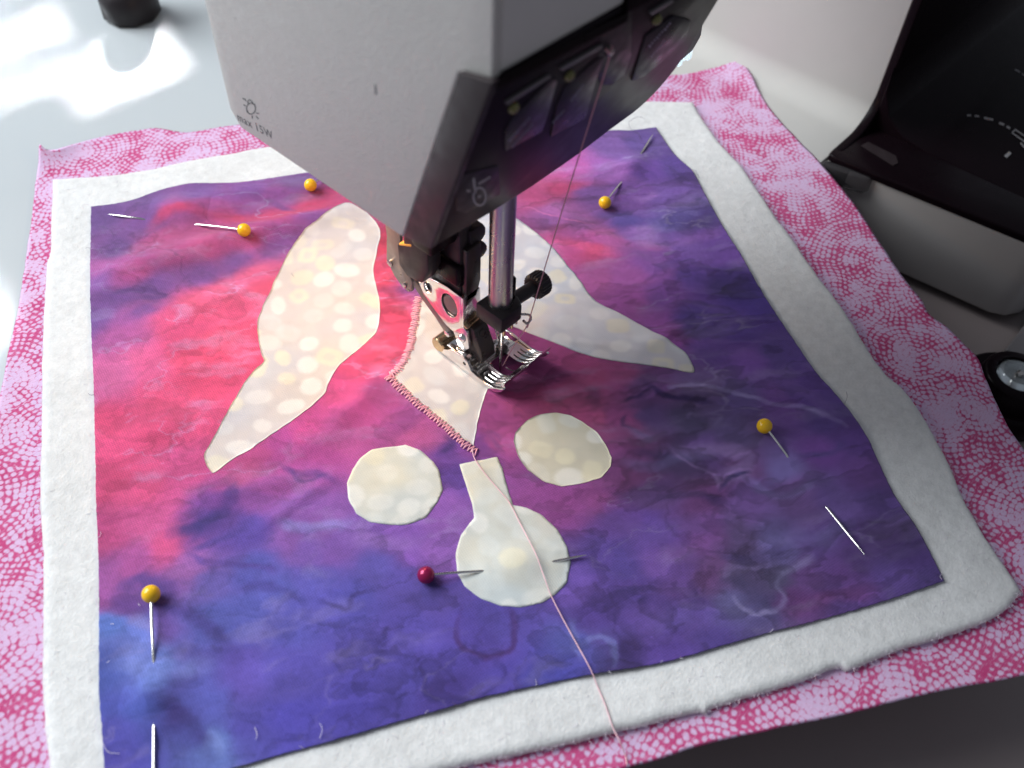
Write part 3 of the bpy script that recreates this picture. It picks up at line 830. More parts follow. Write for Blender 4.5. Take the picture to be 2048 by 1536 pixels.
# satin stitching ----------------------------------------------------
spath = [on(a, b, hq) for a, b in [(836, 596), (830, 640), (822, 685), (812, 715), (792, 745), (776, 753)]]
spath2 = [on(a, b, hq) for a, b in [(776, 753), (810, 785), (850, 820), (890, 853), (925, 885), (953, 906)]]
bm = bmesh.new(); rs = random.Random(4)
for path, wid, stp in ((spath, .115, .040), (spath2, .105, .050)):
    sp_ = np.array(spline(path, 10)); d = np.r_[0, np.cumsum(np.linalg.norm(np.diff(sp_, axis=0), axis=1))]
    ends = []
    for i, s_ in enumerate(np.arange(0, d[-1], stp)):
        p = np.array([np.interp(s_, d, sp_[:, k]) for k in range(3)])
        q = np.array([np.interp(min(d[-1], s_ + .05), d, sp_[:, k]) for k in range(3)])
        if s_ > d[-1] - .05: p, q = q - (q - p), q + np.array([.03, -.03, 0])
        tn = q - p; tn /= (np.linalg.norm(tn) + 1e-9); nr = np.array([-tn[1], tn[0], 0])
        e = p + nr * (1 if i % 2 else -1) * (wid + rs.uniform(-.03, .03)) + tn * rs.uniform(-.015, .015)
        ends.append(e)
    for a, b in zip(ends, ends[1:]):
        row = []
        for f_ in (0, .12, .35, .65, .88, 1):
            c = a * (1 - f_) + b * f_; z = float(hq(c[0], c[1]))
            row.append((c[0], c[1], z + (.012, .036, .050, .050, .036, .012)[(0, .12, .35, .65, .88, 1).index(f_)]))
        add_tube(bm, row, .0155, 6)
tag(fin('zigzag_stitching', bm, M['stitch'], quilt, 0, smooth=70), label='dense pink zigzag stitching along the edge of the pointed applique', kind='stuff')

tp = [on(a, b, hq) + np.array([0, 0, dz]) for a, b, dz in [(944, 900, .05), (950, 922, .07), (975, 956, .06), (1000, 985, .06), (1020, 1010, .06), (1040, 1050, .07), (1070, 1110, .10), (1085, 1150, .10), (1100, 1190, .08), (1120, 1230, .06), (1150, 1285, .06), (1180, 1340, .06)]]
tp += [on(a, b, hbat) + np.array([0, 0, .03]) for a, b in [(1195, 1375), (1210, 1410), (1225, 1455), (1238, 1482)]]
tp += [on(1250, 1512, hback) + np.array([0, 0, .05]), on(1253, 1530, hback) + np.array([0, 0, .04])]
tube('thread_tail', spline(tp, 8), .0125, M['tail'], quilt, 6)['label'] = 'loose pink thread tail trailing from the stitching'

# stray fibres at the raw edges
FIB = [([(1290, 240), (1275, 236), (1258, 246), (1262, 262), (1276, 268), (1281, 282)], 'lint'), ([(1384, 340), (1392, 346), (1398, 358)], 'lint'), ([(1692, 785), (1693, 797), (1688, 810)], 'lint'),
       ([(197, 1190), (193, 1205), (196, 1215)], 'lintw'), ([(198, 1435), (192, 1450), (200, 1470), (216, 1504), (240, 1508)], 'lintw'), ([(196, 1180), (192, 1192), (197, 1216)], 'lintw'),
       ([(182, 413), (170, 412), (165, 420)], 'lintw'), ([(640, 1448), (645, 1460), (640, 1478)], 'lintw'), ([(510, 1456), (515, 1470), (512, 1480)], 'lintw'),
       ([(277, 1208), (281, 1214)], 'lintw'), ([(222, 1249), (229, 1250)], 'lintw'), ([(214, 1327), (221, 1323)], 'lintw'), ([(583, 548), (588, 556)], 'lint')]
bm = bmesh.new()
bm2 = bmesh.new()
for pts, k in FIB:
    add_tube(bm if k == 'lint' else bm2, spline([on(a, b, hq) + np.array([0, 0, .035 + .02 * (i % 2)]) for i, (a, b) in enumerate(pts)], 5), .0055, 4)
rf = random.Random(9)
for edge, h, cnt in ((pt, hq, 6), (pl, hq, 12), (pb, hq, 10), (pr, hq, 6)):
    e = spline(edge, 4)
    for _ in range(cnt):
        a = e[rf.randrange(len(e))]; p = on(a[0], a[1], h); L = rf.uniform(.06, .18); th = rf.uniform(0, 6.28); cv = rf.uniform(-1.5, 1.5)
        add_tube(bm2 if rf.random() < .7 else bm, [(p[0] + L * s_ * math.cos(th + cv * s_), p[1] + L * s_ * math.sin(th + cv * s_), p[2] + .01 + .03 * s_) for s_ in (0, .33, .66, 1)], .0045, 4)
tag(fin('dark_fibre', bm, M['lint'], quilt, 0, smooth=70), kind='stuff')
tag(fin('pale_fibre', bm2, M['lintw'], quilt, 0, smooth=70), kind='stuff')

# fuzz of the batting: short fibres standing on its surface and edge
fz = bmesh.new()
for _ in range(2600):
    if rf.random() < .55:
        sidei = rf.randrange(4); i = rf.randrange(300); g = (Gw[0, i], Gw[i, -1], Gw[-1, i], Gw[i, 0])[sidei]; zz = float(hbat(g[0], g[1])) - rf.uniform(.02, .16)
    else:
        i, j = rf.choice([(rf.randrange(300), rf.randrange(34)), (rf.randrange(300), 299 - rf.randrange(34)), (rf.randrange(34), rf.randrange(300)), (299 - rf.randrange(34), rf.randrange(300))])
        g = Gw[i, j]; zz = float(hbat(g[0], g[1])) - .01
    th = rf.uniform(0, 6.28); L = rf.uniform(.04, .14); up = rf.uniform(.0, .05)
    add_tube(fz, [(g[0], g[1], zz), (g[0] + L * .5 * math.cos(th), g[1] + L * .5 * math.sin(th), zz + up), (g[0] + L * math.cos(th + .6), g[1] + L * math.sin(th + .6), zz + up * .6)], .0035, 3)
tag(fin('batting_fuzz', fz, M['lintw'], quilt, 0, smooth=70), kind='stuff')


# ------------------------------------------------------------------ pins
def pin(head, entry, out, tip, material, label, clip=True):
    hp = on(head[0], head[1] + 0, hq)
    R = .205
    # bead centre seen at the head pixel, resting on the cloth
    z = hp[2] + R + .02
    c = atp(head[0], head[1], 2, z); z = float(hq(c[0], c[1])) + R + .01; c = atp(head[0], head[1], 2, z)
    root = empty('sewing_pin', c, label, 'pin', 'ball-headed pins holding the quilt layers together')
    bmh = bmesh.new(); bmesh.ops.create_uvsphere(bmh, u_segments=28, v_segments=18, radius=R * S, matrix=Matrix.Translation(V(c)))
    fin('pin_head', bmh, material, root, 0, smooth=80)
    e = on(*entry, hq)
    pts = [c, c * .5 + e * .5 + np.array([0, 0, .02]), e + np.array([0, 0, .015])]
    if out:
        o_ = on(*out, hq); t_ = on(*tip, hq)
        mid = (e + o_) / 2; pts += [e * .8 + o_ * .2 - np.array([0, 0, .10]), mid - np.array([0, 0, .14]), e * .2 + o_ * .8 - np.array([0, 0, .10]), o_ + np.array([0, 0, .012]), t_ * .7 + o_ * .3 + np.array([0, 0, .05]), t_ + np.array([0, 0, .07])]
    else:
        d = e - c; pts += [e + d * .5 - np.array([0, 0, .12]), e + d - np.array([0, 0, .1])]
    pts = [np.asarray(p) for p in pts]
    tp_ = [.034] * (len(pts) - 1) + [.008]
    if out: tp_[-2] = .032
    fin('pin_shaft', add_tube(bmesh.new(), pts, .034, 10, tp_), M['pin'], root, 0, smooth=60)
    return root


pin((302, 1188), (307, 1315), (308, 1458), (309, 1600), M['yellow'], 'yellow ball-headed pin upright in the blue lower left corner of the batik')
pin((488, 460), (397, 450), (282, 438), (218, 432), M['yellow'], 'yellow ball-headed pin lying across the pink fold near the upper left batik corner')
pin((621, 370), (655, 352), None, None, M['yellow'], 'yellow ball-headed pin half tucked under the white machine head')
pin((1210, 405), (1240, 368), (1283, 306), (1305, 272), M['yellow'], 'yellow ball-headed pin behind the thread near the upper right batik corner')
pin((1529, 852), (1572, 910), (1655, 1018), (1727, 1112), M['yellow'], 'yellow ball-headed pin on the dark purple right side of the batik')
pin((852, 1150), (962, 1143), (1110, 1123), (1172, 1113), M['pearl'], 'magenta pearl-headed pin through the flask shaped cream applique')

# ------------------------------------------------------------------ the sewing machine
mach = empty('sewing_machine', (0, 0, 0), 'white sewing machine with black front panel and chrome foot lowered on the quilt', 'sewing machine')
XF = -2.8
# bed and column in one moulded body
prof = [(-7.5, -3.3), (-7.5, -.25)] + arc2(-7.25, -.25, .25, 180, 90, 4) + [(17.2, 0)] + arc2(17.35, .95, .95, -90, 0, 10) + [(18.3, 14), (18.3, 16), (34, 16), (34, -3.3)]
yprism('bed_and_column', prof, -1.2, 8.6, M['beige'], mach, .10, 3)

# arm above (out of frame, shades the bed) and head
arm = box('arm', 4.9, 34, -1.6, 7.4, 13.6, 22, M['white'], mach, .3, 3)
hy = [(6.29, 7.0), (6.0, 6.72), (.48, 6.74), (-1.30, 11.42), (-2.09, 11.62), (-2.09, 22), (6.45, 22)]
xprism('head_housing', hy, -2.62, 5.0, M['whitefront'], mach, .10, 3)
fp = [(6.33, 7.05), (6.02, 6.66), (.41, 6.74), (-1.34, 11.40), (-2.11, 11.62), (-2.11, 22), (6.5, 22)]
face = xprism('face_plate', fp, XF, -2.60, M['white'], mach, .05, 3)

# black sloping cover
A0 = atp(860, 500, 0, XF - .04); B0 = atp(985, 165, 0, XF - .04)
nrm = np.cross([1, 0, 0], B0 - A0); nrm /= np.linalg.norm(nrm)
if nrm[1] > 0: nrm = -nrm
sd = (B0 - A0) / np.linalg.norm(B0 - A0)


def cov(px, py, off=0.): return atplane(px, py, A0 + nrm * off, nrm)


def cxs(x, s, off=0.): return A0 + np.array([x - A0[0], 0, 0]) + sd * s + nrm * off


SL = float(np.linalg.norm(B0 - A0))
XR = 4.95
outl = [cxs(XF + .06, 0), cxs(-1.0, -.19), cxs(.4, -.28), cxs(2.0, -.2), cxs(3.0, -.02)]
for a, r_ in zip(np.linspace(-80, 0, 9), [1] * 9): outl.append(cxs(XR - 1.35 + 1.35 * math.cos(math.radians(a)), 1.5 + 1.45 * math.sin(math.radians(a))))
outl += [cxs(XR, SL * .9), cxs(XR, SL), cxs(XF + .06, SL - .05)]
slab('front_cover', outl, tuple(-nrm * .50), M['cover'], mach, .06, (), 3)
# left cheek of the cover, seen edge on below the white face plate
ck = [(-.44, 6.92), (.40, 6.78), (-1.32, 11.42), (-2.10, 11.60)]
ck = [tuple(atp(861, 499, 0, XF - .12)[1:]), tuple(atp(806, 473, 0, XF - .12)[1:]), tuple(atp(916, 146, 0, XF - .12)[1:]), tuple(atp(984, 165, 0, XF - .12)[1:])]
xprism('cover_cheek', ck, XF - .12, XF + .06, M['edge'], mach, .03, 2)
# upper black panel to the right of the white front
yprism('upper_panel', [(.55, 11.5), (XR, 11.2), (XR, 22), (.55, 22)], -2.22, -2.0, M['black'], mach, .05, 2)
yprism('front_strip', [(-2.75, 11.44), (.62, 11.30), (.62, 11.50), (-2.75, 11.64)], -2.2, -2.0, M['black'], mach, .02, 2)


def on_cover(name, pix, off, thick, material, bevel=.01):
    return slab(name, [cov(a, b, off) for a, b in pix], tuple(nrm * thick), material, mach, bevel)


# dome, groove bar, wedge plate and lettering of each threading slot
for k, (dome, bar, wedge, txt) in enumerate([
    ((1025, 214), [(1008, 201), (1096, 146), (1098, 150), (1010, 206)], [(1022, 236), (1100, 155), (1112, 160), (1095, 225), (1082, 262), (1010, 300), (1008, 262)], [(1016, 280, 1060, 232), (1022, 292, 1066, 245)]),
    ((1137, 150), [(1117, 133), (1200, 86), (1202, 91), (1120, 138)], [(1128, 172), (1190, 118), (1206, 112), (1190, 160), (1170, 235), (1100, 272), (1112, 210)], [(1103, 244, 1128, 218), (1140, 200, 1166, 166)]),
    ((1312, 38), [(1296, 22), (1340, -5), (1344, 0), (1300, 27)], [(1290, 70), (1345, 30), (1380, 40), (1370, 80), (1290, 150), (1262, 160)], [(1296, 92, 1342, 42), (1300, 112, 1330, 78)])]):
    on_cover('slot_plate', wedge, .0, .03, M['plate'])
    on_cover('slot_groove', bar, .0, .06, M['greydk'])
    c = cov(*dome)
    lathe('slot_dome', c, tuple(nrm), [(0, .115), (.05, .11), (.085, .085), (.105, .05), (.112, .01)], M['olive'], mach, 20, smooth=70)
    for x0, y0, x1, y1 in txt:
        bmx = bmesh.new()
        nseg = 9
        for i in range(nseg):
            t0 = i / nseg; t1 = (i + .62) / nseg
            px0, py0, px1, py1 = x0 + (x1 - x0) * t0, y0 + (y1 - y0) * t0, x0 + (x1 - x0) * t1, y0 + (y1 - y0) * t1
            hgt = 4 if i % 3 else 6
            slab('', [cov(px0, py0, .03), cov(px1, py1, .03), cov(px1 + hgt * .6, py1 + hgt * .6, .03), cov(px0 + hgt * .6, py0 + hgt * .6, .03)], tuple(nrm * .006), None, None, 0, bm=bmx)
        tag(fin('slot_lettering', bmx, M['dimprint'], mach, 0), kind='stuff')
# thread slot from which the needle thread leaves
on_cover('thread_slot', [(1205, 50), (1262, 20), (1262, 110), (1248, 150), (1222, 170), (1200, 168), (1192, 140)], .0, .012, M['ink'] if False else M['black2'])
lathe('thread_guide', cov(1213, 98, .0), tuple(nrm), [(0, .09), (.12, .09), (.14, .06)], M['steel'], mach, 16)

# symbol panel low on the cover: a ring with a needle stroke and dashes
on_cover('symbol_plate', [(912, 352), (995, 330), (1000, 388), (930, 426), (912, 420)], .0, .02, M['black2'])
bmx = bmesh.new()
cc = [(958 + 15 * math.cos(a) * .95 + 1, 393 + 20 * math.sin(a)) for a in np.linspace(0, 2 * math.pi, 29)[:-1]]
ci = [(958 + 11 * math.cos(a) * .95 + 1, 393 + 15.5 * math.sin(a)) for a in np.linspace(0, 2 * math.pi, 29)[:-1]]
for i in range(28):
    j = (i + 1) % 28
    slab('', [cov(*cc[i], .022), cov(*cc[j], .022), cov(*ci[j], .022), cov(*ci[i], .022)], tuple(nrm * .006), None, None, 0, bm=bmx)
for q in ([(945, 357), (949, 355), (953, 384), (948, 390)], [(933, 379), (941, 380), (941, 384), (934, 384)], [(956, 366), (980, 352), (981, 355), (957, 370)], [(956, 391), (961, 391), (961, 395), (956, 395)]):
    slab('', [cov(a, b, .022) for a, b in q], tuple(nrm * .006), None, None, 0, bm=bmx)
fin('needle_symbol', bmx, M['print'], mach, 0)

# bulb mark and lettering on the face plate
def fpt(px, py): return atp(px, py, 0, XF - .002)


t0 = fpt(476, 240); t1 = fpt(546, 279)
cu = bpy.data.curves.new('lamp_lettering', 'FONT'); cu.body = 'max 15W'; cu.extrude = .00003; cu.space_character = 1.16; cu.offset = .00001
tx = bpy.data.objects.new('lamp_lettering', cu); COL.objects.link(tx); tx.parent = mach
cu.materials.append(M['ink'])
dvec = Vector(t1 - t0); wid = dvec.length * S
xa = dvec.normalized(); na = Vector((-1, 0, 0)); ya = na.cross(xa)
cu.size = 1.0
bpy.context.view_layer.update()
w0 = tx.dimensions.x
cu.size = wid / max(w0, 1e-6)
mm = Matrix.Identity(4)
for i in range(3): mm[i][0] = xa[i]; mm[i][1] = ya[i]; mm[i][2] = na[i]; mm[i][3] = t0[i] * S
bpy.context.view_layer.update()
me_t = bpy.data.meshes.new_from_object(tx.evaluated_get(bpy.context.evaluated_depsgraph_get()))
bpy.data.objects.remove(tx); tx = link('lamp_lettering', me_t, None, mach)
if not me_t.materials: me_t.materials.append(M['ink'])
tx.matrix_world = mm
bmx = bmesh.new()


def ink_ring(c, ro, ri, sx=1., n=24):
    o1 = [(c[0] + ro * sx * math.cos(a), c[1] + ro * math.sin(a)) for a in np.linspace(0, 2 * math.pi, n + 1)[:-1]]
    i1 = [(c[0] + ri * sx * math.cos(a), c[1] + ri * math.sin(a)) for a in np.linspace(0, 2 * math.pi, n + 1)[:-1]]
    for i in range(n):
        j = (i + 1) % n
        slab('', [fpt(*o1[i]), fpt(*o1[j]), fpt(*i1[j]), fpt(*i1[i])], (-.004, 0, 0), None, None, 0, bm=bmx)


def ink_line(a, b, wd):
    a = np.array(a, float); b = np.array(b, float); t = (b - a) / np.linalg.norm(b - a); nn = np.array([-t[1], t[0]]) * wd / 2
    slab('', [fpt(*(a + nn)), fpt(*(b + nn)), fpt(*(b - nn)), fpt(*(a - nn))], (-.004, 0, 0), None, None, 0, bm=bmx)


ink_ring((502, 217), 12, 10, .82)
for a, b in (((495, 203), (497, 208)), ((495, 203), (499, 199)), ((499, 199), (504, 203)), ((504, 203), (506, 208)), ((489, 197), (492, 202)), ((487, 209), (491, 212)), ((508, 210), (510, 208)), ((494, 225), (496, 222)), ((512, 226), (518, 227)), ((512, 232), (517, 238)), ((504, 231), (505, 237)), ((485, 196), (488, 199))):
    ink_line(a, b, 1.7)
fin('bulb_symbol', bmx, M['ink'], mach, 0)
ml = bmesh.new(); slab('', [fpt(749, 167), fpt(752, 170), fpt(754, 188), fpt(750, 190)], (-.003, 0, 0), None, None, 0, bm=ml)
fin('scuff_mark', ml, M['greydk'], mach, 0)

# clear lamp lens under the right end of the head
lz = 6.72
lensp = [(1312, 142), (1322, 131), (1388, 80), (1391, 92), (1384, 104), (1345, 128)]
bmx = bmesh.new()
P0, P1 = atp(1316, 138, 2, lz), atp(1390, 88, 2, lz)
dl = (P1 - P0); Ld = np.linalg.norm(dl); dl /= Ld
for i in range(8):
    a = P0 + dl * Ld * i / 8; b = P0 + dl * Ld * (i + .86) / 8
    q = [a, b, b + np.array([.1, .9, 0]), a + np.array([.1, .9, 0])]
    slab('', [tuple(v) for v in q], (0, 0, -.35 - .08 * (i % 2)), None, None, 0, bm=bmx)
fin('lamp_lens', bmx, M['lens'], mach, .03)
yprism('head_heel', [(4.6, 6.78), (6.9, 6.74), (7.45, 6.84), (7.75, 7.15), (7.7, 7.7), (7.2, 8.5), (6.0, 9.8), (5.02, 10.6), (4.6, 10.6)], .3, 6.0, M['grey'], mach, .08, 3)
bmx = bmesh.new(); bmesh.ops.create_uvsphere(bmx, u_segments=16, v_segments=10, radius=.5 * S, matrix=Matrix.Translation(V((-1.7, 4.6, 6.5))))
bulb = mat('lit_bulb', (1, .8, .5), .3, **{'Emission Color': (1, .62, .28, 1), 'Emission Strength': 3.})
fin('lamp_bulb', bmx, bulb, mach, 0, smooth=80)

# needle bar, clamp, needle -------------------------------------------
NY = .12
rod('needle_bar', (0, NY, 2.75), (0, NY, 8.2), .31, M['barchrome'], mach, 32)
yb = M['gun']
zprism('needle_clamp', [(-.46, -.36), (.30, -.36), (.46, -.1), (.46, .50), (-.46, .55)], 2.50, 3.02, M['black2'], mach, .05)
rod('clamp_screw', (.42, .14, 2.70), (1.35, .14, 2.60), .19, M['black2'], mach, 24)
lathe('screw_knob', (1.28, .14, 2.60), (1, 0, -.1), [(0, .29), (.05, .36), (.38, .36), (.44, .31)], M['black2'], mach, 48, .07, 20)
tube('clamp_thread_guide', spline([(.34, -.30, 2.62), (.52, -.42, 2.55), (.56, -.46, 2.40), (.44, -.44, 2.30), (.36, -.38, 2.42)], 6), .035, M['steel'], mach, 8)
lathe('needle', (0, NY * .4, .30), (0, 0, 1), [(0, .006), (.18, .036), (1.1, .042), (1.2, .075), (2.3, .078)], M['steel'], mach, 16)
xprism('clamp_prong', [(-.30, 2.52), (-.24, 2.52), (-.24, 2.20), (-.30, 2.24)], -.28, -.22, M['brass'], mach, .01)
xprism('clamp_prong', [(-.30, 2.52), (-.22, 2.52), (-.22, 2.26), (-.30, 2.30)], .02, .07, M['brass'], mach, .01)
xprism('clamp_prong', [(-.30, 2.52), (-.22, 2.52), (-.22, 2.32), (-.30, 2.34)], .18, .23, M['steel'], mach, .01)
# groove cut of the bar: dark flat keeper beside it
xprism('bar_keeper', [(-.05, 3.0), (.34, 3.0), (.34, 3.85), (-.05, 3.7)], .27, .40, M['black'], mach, .03)

# presser bar assembly -------------------------------------------------
box('presser_bar_block', -.59, -.12, .95, 2.1, 2.93, 7.0, M['black2'], mach, .10)
zprism('presser_collar', [(-.7, .9), (-.1, .9), (.02, 1.1), (.02, 1.7), (-.7, 1.8)], 3.35, 4.1, M['black'], mach, .12, 3)
for z0, z1, xx in ((4.55, 5.05, .24), (3.98, 4.42, .30), (5.3, 5.9, .12)):
    yprism('threader_tooth', [(-.3, z0), (xx - .12, z0), (xx, z0 + .12), (xx, z1 - .18), (xx - .1, z1), (-.3, z1)], .88, 1.2, M['black2'], mach, .03)
yprism('threader_arm', [(-.55, 2.9), (-.15, 2.85), (.0, 3.35), (.02, 4.6), (-.5, 4.6)], .80, .98, M['gun'], mach, .05)
box('lifter_block', -1.5, -.6, .98, 1.7, 4.9, 7.0, M['black'], mach, .10)
xprism('dual_feed_block', [(2.55, 4.20), (2.55, 3.52), (2.25, 3.28), (1.70, 3.42), (1.45, 4.0), (1.45, 6.6), (2.3, 6.6), (2.3, 4.34)], -1.22, -.74, M['black2'], mach, .05)
xprism('orange_strip', [(2.46, 4.22), (2.0, 4.46), (2.0, 4.54), (2.46, 4.30)], -1.23, -1.0, M['orange'], mach, .02)  # thin orange strip along the top edge of the block
lev = [(3.45, 6.6), (3.31, 3.85), (3.41, 2.92), (3.16, 2.52), (2.85, 2.30), (2.62, 2.26), (2.46, 2.40), (2.42, 2.75), (2.72, 3.2), (2.78, 3.85), (2.60, 6.6)]
xprism('dual_feed_lever', lev, -.92, -.82, M['taupe'], mach, .03)
for y_, z_, r_ in ((3.25, 2.92, .10), (2.72, 2.47, .085)):
    lathe('lever_rivet', (-.92, y_, z_), (-1, 0, 0), [(0, r_), (.04, r_), (.06, r_ * .6)], M['steel'], mach, 18)
arm_ = [(3.05, 2.45), (2.72, 2.62), (2.30, 2.28), (1.72, 1.78), (1.40, 1.50), (1.30, 1.32), (1.36, 1.20), (1.52, 1.18), (1.66, 1.30), (1.95, 1.58), (2.42, 1.90)]
xprism('dual_feed_arm', arm_, -.62, -.48, M['taupe'], mach, .04)
lathe('arm_pivot', (-.62, 1.44, 1.32), (-1, 0, 0), [(0, .10), (.05, .10), (.07, .07)], M['chrome'], mach, 16)

# foot holder: polished plate with two holes and a bent front face
out_ = [(2.47, 2.80), (2.40, 2.86), (1.98, 3.02), (1.37, 3.13), (.86, 3.10), (.84, 2.03), (1.20, 1.60), (1.44, 1.64), (1.88, 1.92), (2.29, 2.22), (2.46, 2.54)]
h1 = [(2.12 + .155 * math.cos(a), 2.60 + .19 * math.sin(a)) for a in np.linspace(0, 2 * math.pi, 19)[:-1]]
h2 = [(1.32 + .30 * math.cos(a) , 2.50 + .40 * math.sin(a)) for a in np.linspace(0, 2 * math.pi, 25)[:-1]]
xprism('foot_holder_plate', out_, -.66, -.60, M['chrome'], mach, .012, 2, holes=(h1, h2))
bmx = bmesh.new()
for i in range(18):
    j = (i + 1) % 18
    sh = lambda q, k, xx: (xx, 2.12 + (q[0] - 2.12) * k, 2.60 + (q[1] - 2.60) * k)
    slab('', [sh(h1[i], 1., -.67), sh(h1[j], 1., -.67), sh(h1[j], .78, -.60), sh(h1[i], .78, -.60)], (.02, 0, 0), None, None, 0, bm=bmx)
fin('hole_rim', bmx, M['chrome'], mach, 0)
yprism('foot_holder_front', [(-.66, 2.03), (-.08, 2.03), (-.03, 2.10), (-.03, 3.06), (-.10, 3.14), (-.66, 3.10)], .80, .87, M['chrome'], mach, .015)
box('foot_holder_body', -.57, -.08, .92, 2.30, 2.05, 2.92, M['gun'], mach, .06)
lathe('holder_screw', (-.585, 1.32, 2.48), (-1, 0, 0), [(0, .30), (.02, .28), (.03, .1)], M['taupe'], mach, 24)
# ankle under the holder
an = [(.90, 2.02), (.60, 1.98), (.30, 1.30), (.25, .92), (.62, .86), (1.02, .90), (1.25, 1.30), (1.20, 1.62)]
xprism('ankle', an, -.50, .02, M['gun'], mach, .05)
xprism('ankle_cheek', [(1.24, 1.60), (.84, 2.02), (.70, 1.9), (.62, 1.35), (.82, 1.05), (1.05, 1.12)], -.64, -.52, M['chrome'], mach, .03)
lathe('ankle_rivet', (-.64, .86, 1.60), (-1, 0, 0), [(0, .13), (.05, .125), (.09, .09), (.11, .03)], M['chrome'], mach, 20, smooth=70)
lathe('ankle_screw', (-.24, .54, 1.72), (0, -1, .35), [(0, .13), (.06, .13), (.07, .09), (.02, .07), (.02, .01)], M['gun'], mach, 20)
yprism('ankle_lip', [(-.62, 2.02), (-.05, 2.06), (-.05, 2.12), (-.62, 2.08)], .70, .86, M['brass'], mach, .01)
tube('foot_spring', spline([(-.46, .95, 1.45), (-.40, .62, 1.30), (-.34, .42, 1.0), (-.28, .30, .72), (-.26, .22, .66)], 6), .045, M['steel'], mach, 8)
tube('foot_spring', spline([(.12, .45, 1.95), (.10, .28, 1.55), (.12, .20, 1.15), (.14, .16, .85)], 6), .035, M['steel'], mach, 8)

# sole of the foot
SX0, SX1 = -.74, 1.10
side = [(1.95, .56), (1.92, .48), (1.70, .44), (1.2, .425), (.15, .425), (-.20, .44), (-.48, .52), (-.66, .68), (-.76, .86), (-.72, .90), (-.60, .80), (-.40, .66), (-.10, .585), (.25, .59), (.45, .63), (.60, .92), (.80, .96), (1.22, .95), (1.36, .80), (1.55, .68), (1.85, .62)]
xprism('sole_side', side, SX0, SX0 + .10, M['chrome'], mach, .02)
rside = [(.95, .62), (.9, .44), (.15, .425), (-.20, .44), (-.48, .52), (-.66, .68), (-.76, .86), (-.72, .90), (-.60, .80), (-.40, .66), (-.10, .585), (.25, .59), (.60, .66)]
xprism('sole_side', rside, SX1 - .07, SX1, M['chrome'], mach, .02)


def toe_z(y): return .50 + (.0 if y > -.05 else 1.02 * (-.05 - y) ** 1.9)


def curved(name, x0, x1, y0, y1, dz, th, material, n=14):
    b = bmesh.new(); up_, dn_ = [], []
    for i in range(n + 1):
        y_ = y0 + (y1 - y0) * i / n; z_ = toe_z(y_) + dz
        up_.append((y_, z_ + th)); dn_.append((y_, z_))
    return xprism(name, up_ + dn_[::-1], x0, x1, material, mach, .008, 1)


curved('sole_toe', SX0 + .1, -.20, -.74, .42, -.03, .06, M['chrome'])
curved('sole_toe', .50, SX1 - .07, -.74, .42, -.03, .06, M['chrome'])
curved('sole_toe', -.14, .44, -.74, -.38, -.05, .05, M['steel'])
for x0 in (-.56, -.42, -.29, .58, .74, .86):
    curved('toe_ridge', x0, x0 + .035, -.66, .1, .03, .035, M['chrome'])
for x0, x1 in ((SX0, .12), (.19, SX1)):
    curved('toe_rim', x0, x1, -.785, -.70, -.02, .10, M['chrome'], 4)
curved('toe_ridge', -.20, -.16, -.70, .35, -.01, .06, M['chrome'])
curved('toe_ridge', .46, .50, -.70, .35, -.01, .06, M['chrome'])
curved('toe_ridge', .12, .155, -.52, -.02, -.05, .03, M['chrome'])
zprism('sole_heel', [(-.62, .36), (-.24, .36), (-.16, .26), (-.05, .34), (.30, .34), (.40, .25), (.50, .36), (.95, .36), (.95, .72), (.35, .95), (.30, 1.75), (-.62, 1.75)], .44, .56, M['chrome'], mach, .02)
rod('cross_pin', (-.56, .42, .68), (.72, .42, .68), .05, M['steel'], mach, 12)
rod('cross_pin', (-.56, .62, .84), (.40, .62, .84), .06, M['steel'], mach, 12)
box('sole_lug', .24, .50, .22, .50, .56, .86, M['gun'], mach, .04)
rod('heel_roller', (-.76, 1.74, .70), (.28, 1.74, .70), .235, M['brass'], mach, 24)
zprism('heel_tab', [(-.74, .72), (-.26, .72), (-.26, 1.36), (-.74, 1.36)], .965, 1.01, M['chrome'], mach, .01)
lathe('tab_screw', (-.54, 1.02, 1.01), (0, 0, 1), [(0, .13), (.03, .13), (.045, .10)], M['steel'], mach, 22)
box('screw_slot', -.66, -.42, 1.005, 1.035, 1.052, 1.062, M['gun'], mach, .002)
lathe('side_hole', (SX0 - .001, .70, .76), (-1, 0, 0), [(0, .06), (.006, .055)], M['gun'], mach, 14)

# column front, base ----------------------------------------------------
cf = [(34, 16), (34, .1), (15.75, .1), (15.60, .22), (16.1, .28)] + arc2(16.7, 1.75, 1.45, -80, 0, 8) + [(18.22, 8), (18.0, 16)]
yprism('column_panel', cf, -1.55, -1.22, M['black'], mach, .06, 3)
# control panel sweeping forward on the base
cp = [(-1.5, .02), (-1.5, 2.6), (-1.62, 1.6), (-2.0, .85), (-2.7, .42), (-3.8, .28), (-8.9, .24), (-9.05, .02)]
xprism('control_panel', cp, 18.0, 34, M['black'], mach, .05, 3)
zprism('panel_ledge', [(15.40, -1.5), (15.46, -1.24), (15.75, -1.21), (18.1, -1.21), (18.1, -9.28), (17.6, -9.28), (17.0, -9.13), (16.48, -8.83), (16.22, -8.35)], -.04, .25, M['black'], mach, .06, 3)
zprism('base_housing', [(15.45, -1.23), (34, -1.23), (34, -9.3), (17.6, -9.3), (17.0, -9.15), (16.5, -8.85), (16.25, -8.35)], -3.25, .0, M['grey'], mach, .14, 3)
zprism('base_plinth', [(16.6, -1.3), (33.5, -1.3), (33.5, -8.6), (17.2, -8.6)], -3.6, -3.26, M['black2'], mach, .02)
# smoked lid edge at the corner of bed and base
zprism('smoked_lid', [(14.95, -1.24), (15.35, -1.24), (15.75, -3.0), (15.42, -2.9)], -.6, .05, M['smoke'], mach, .08, 3)
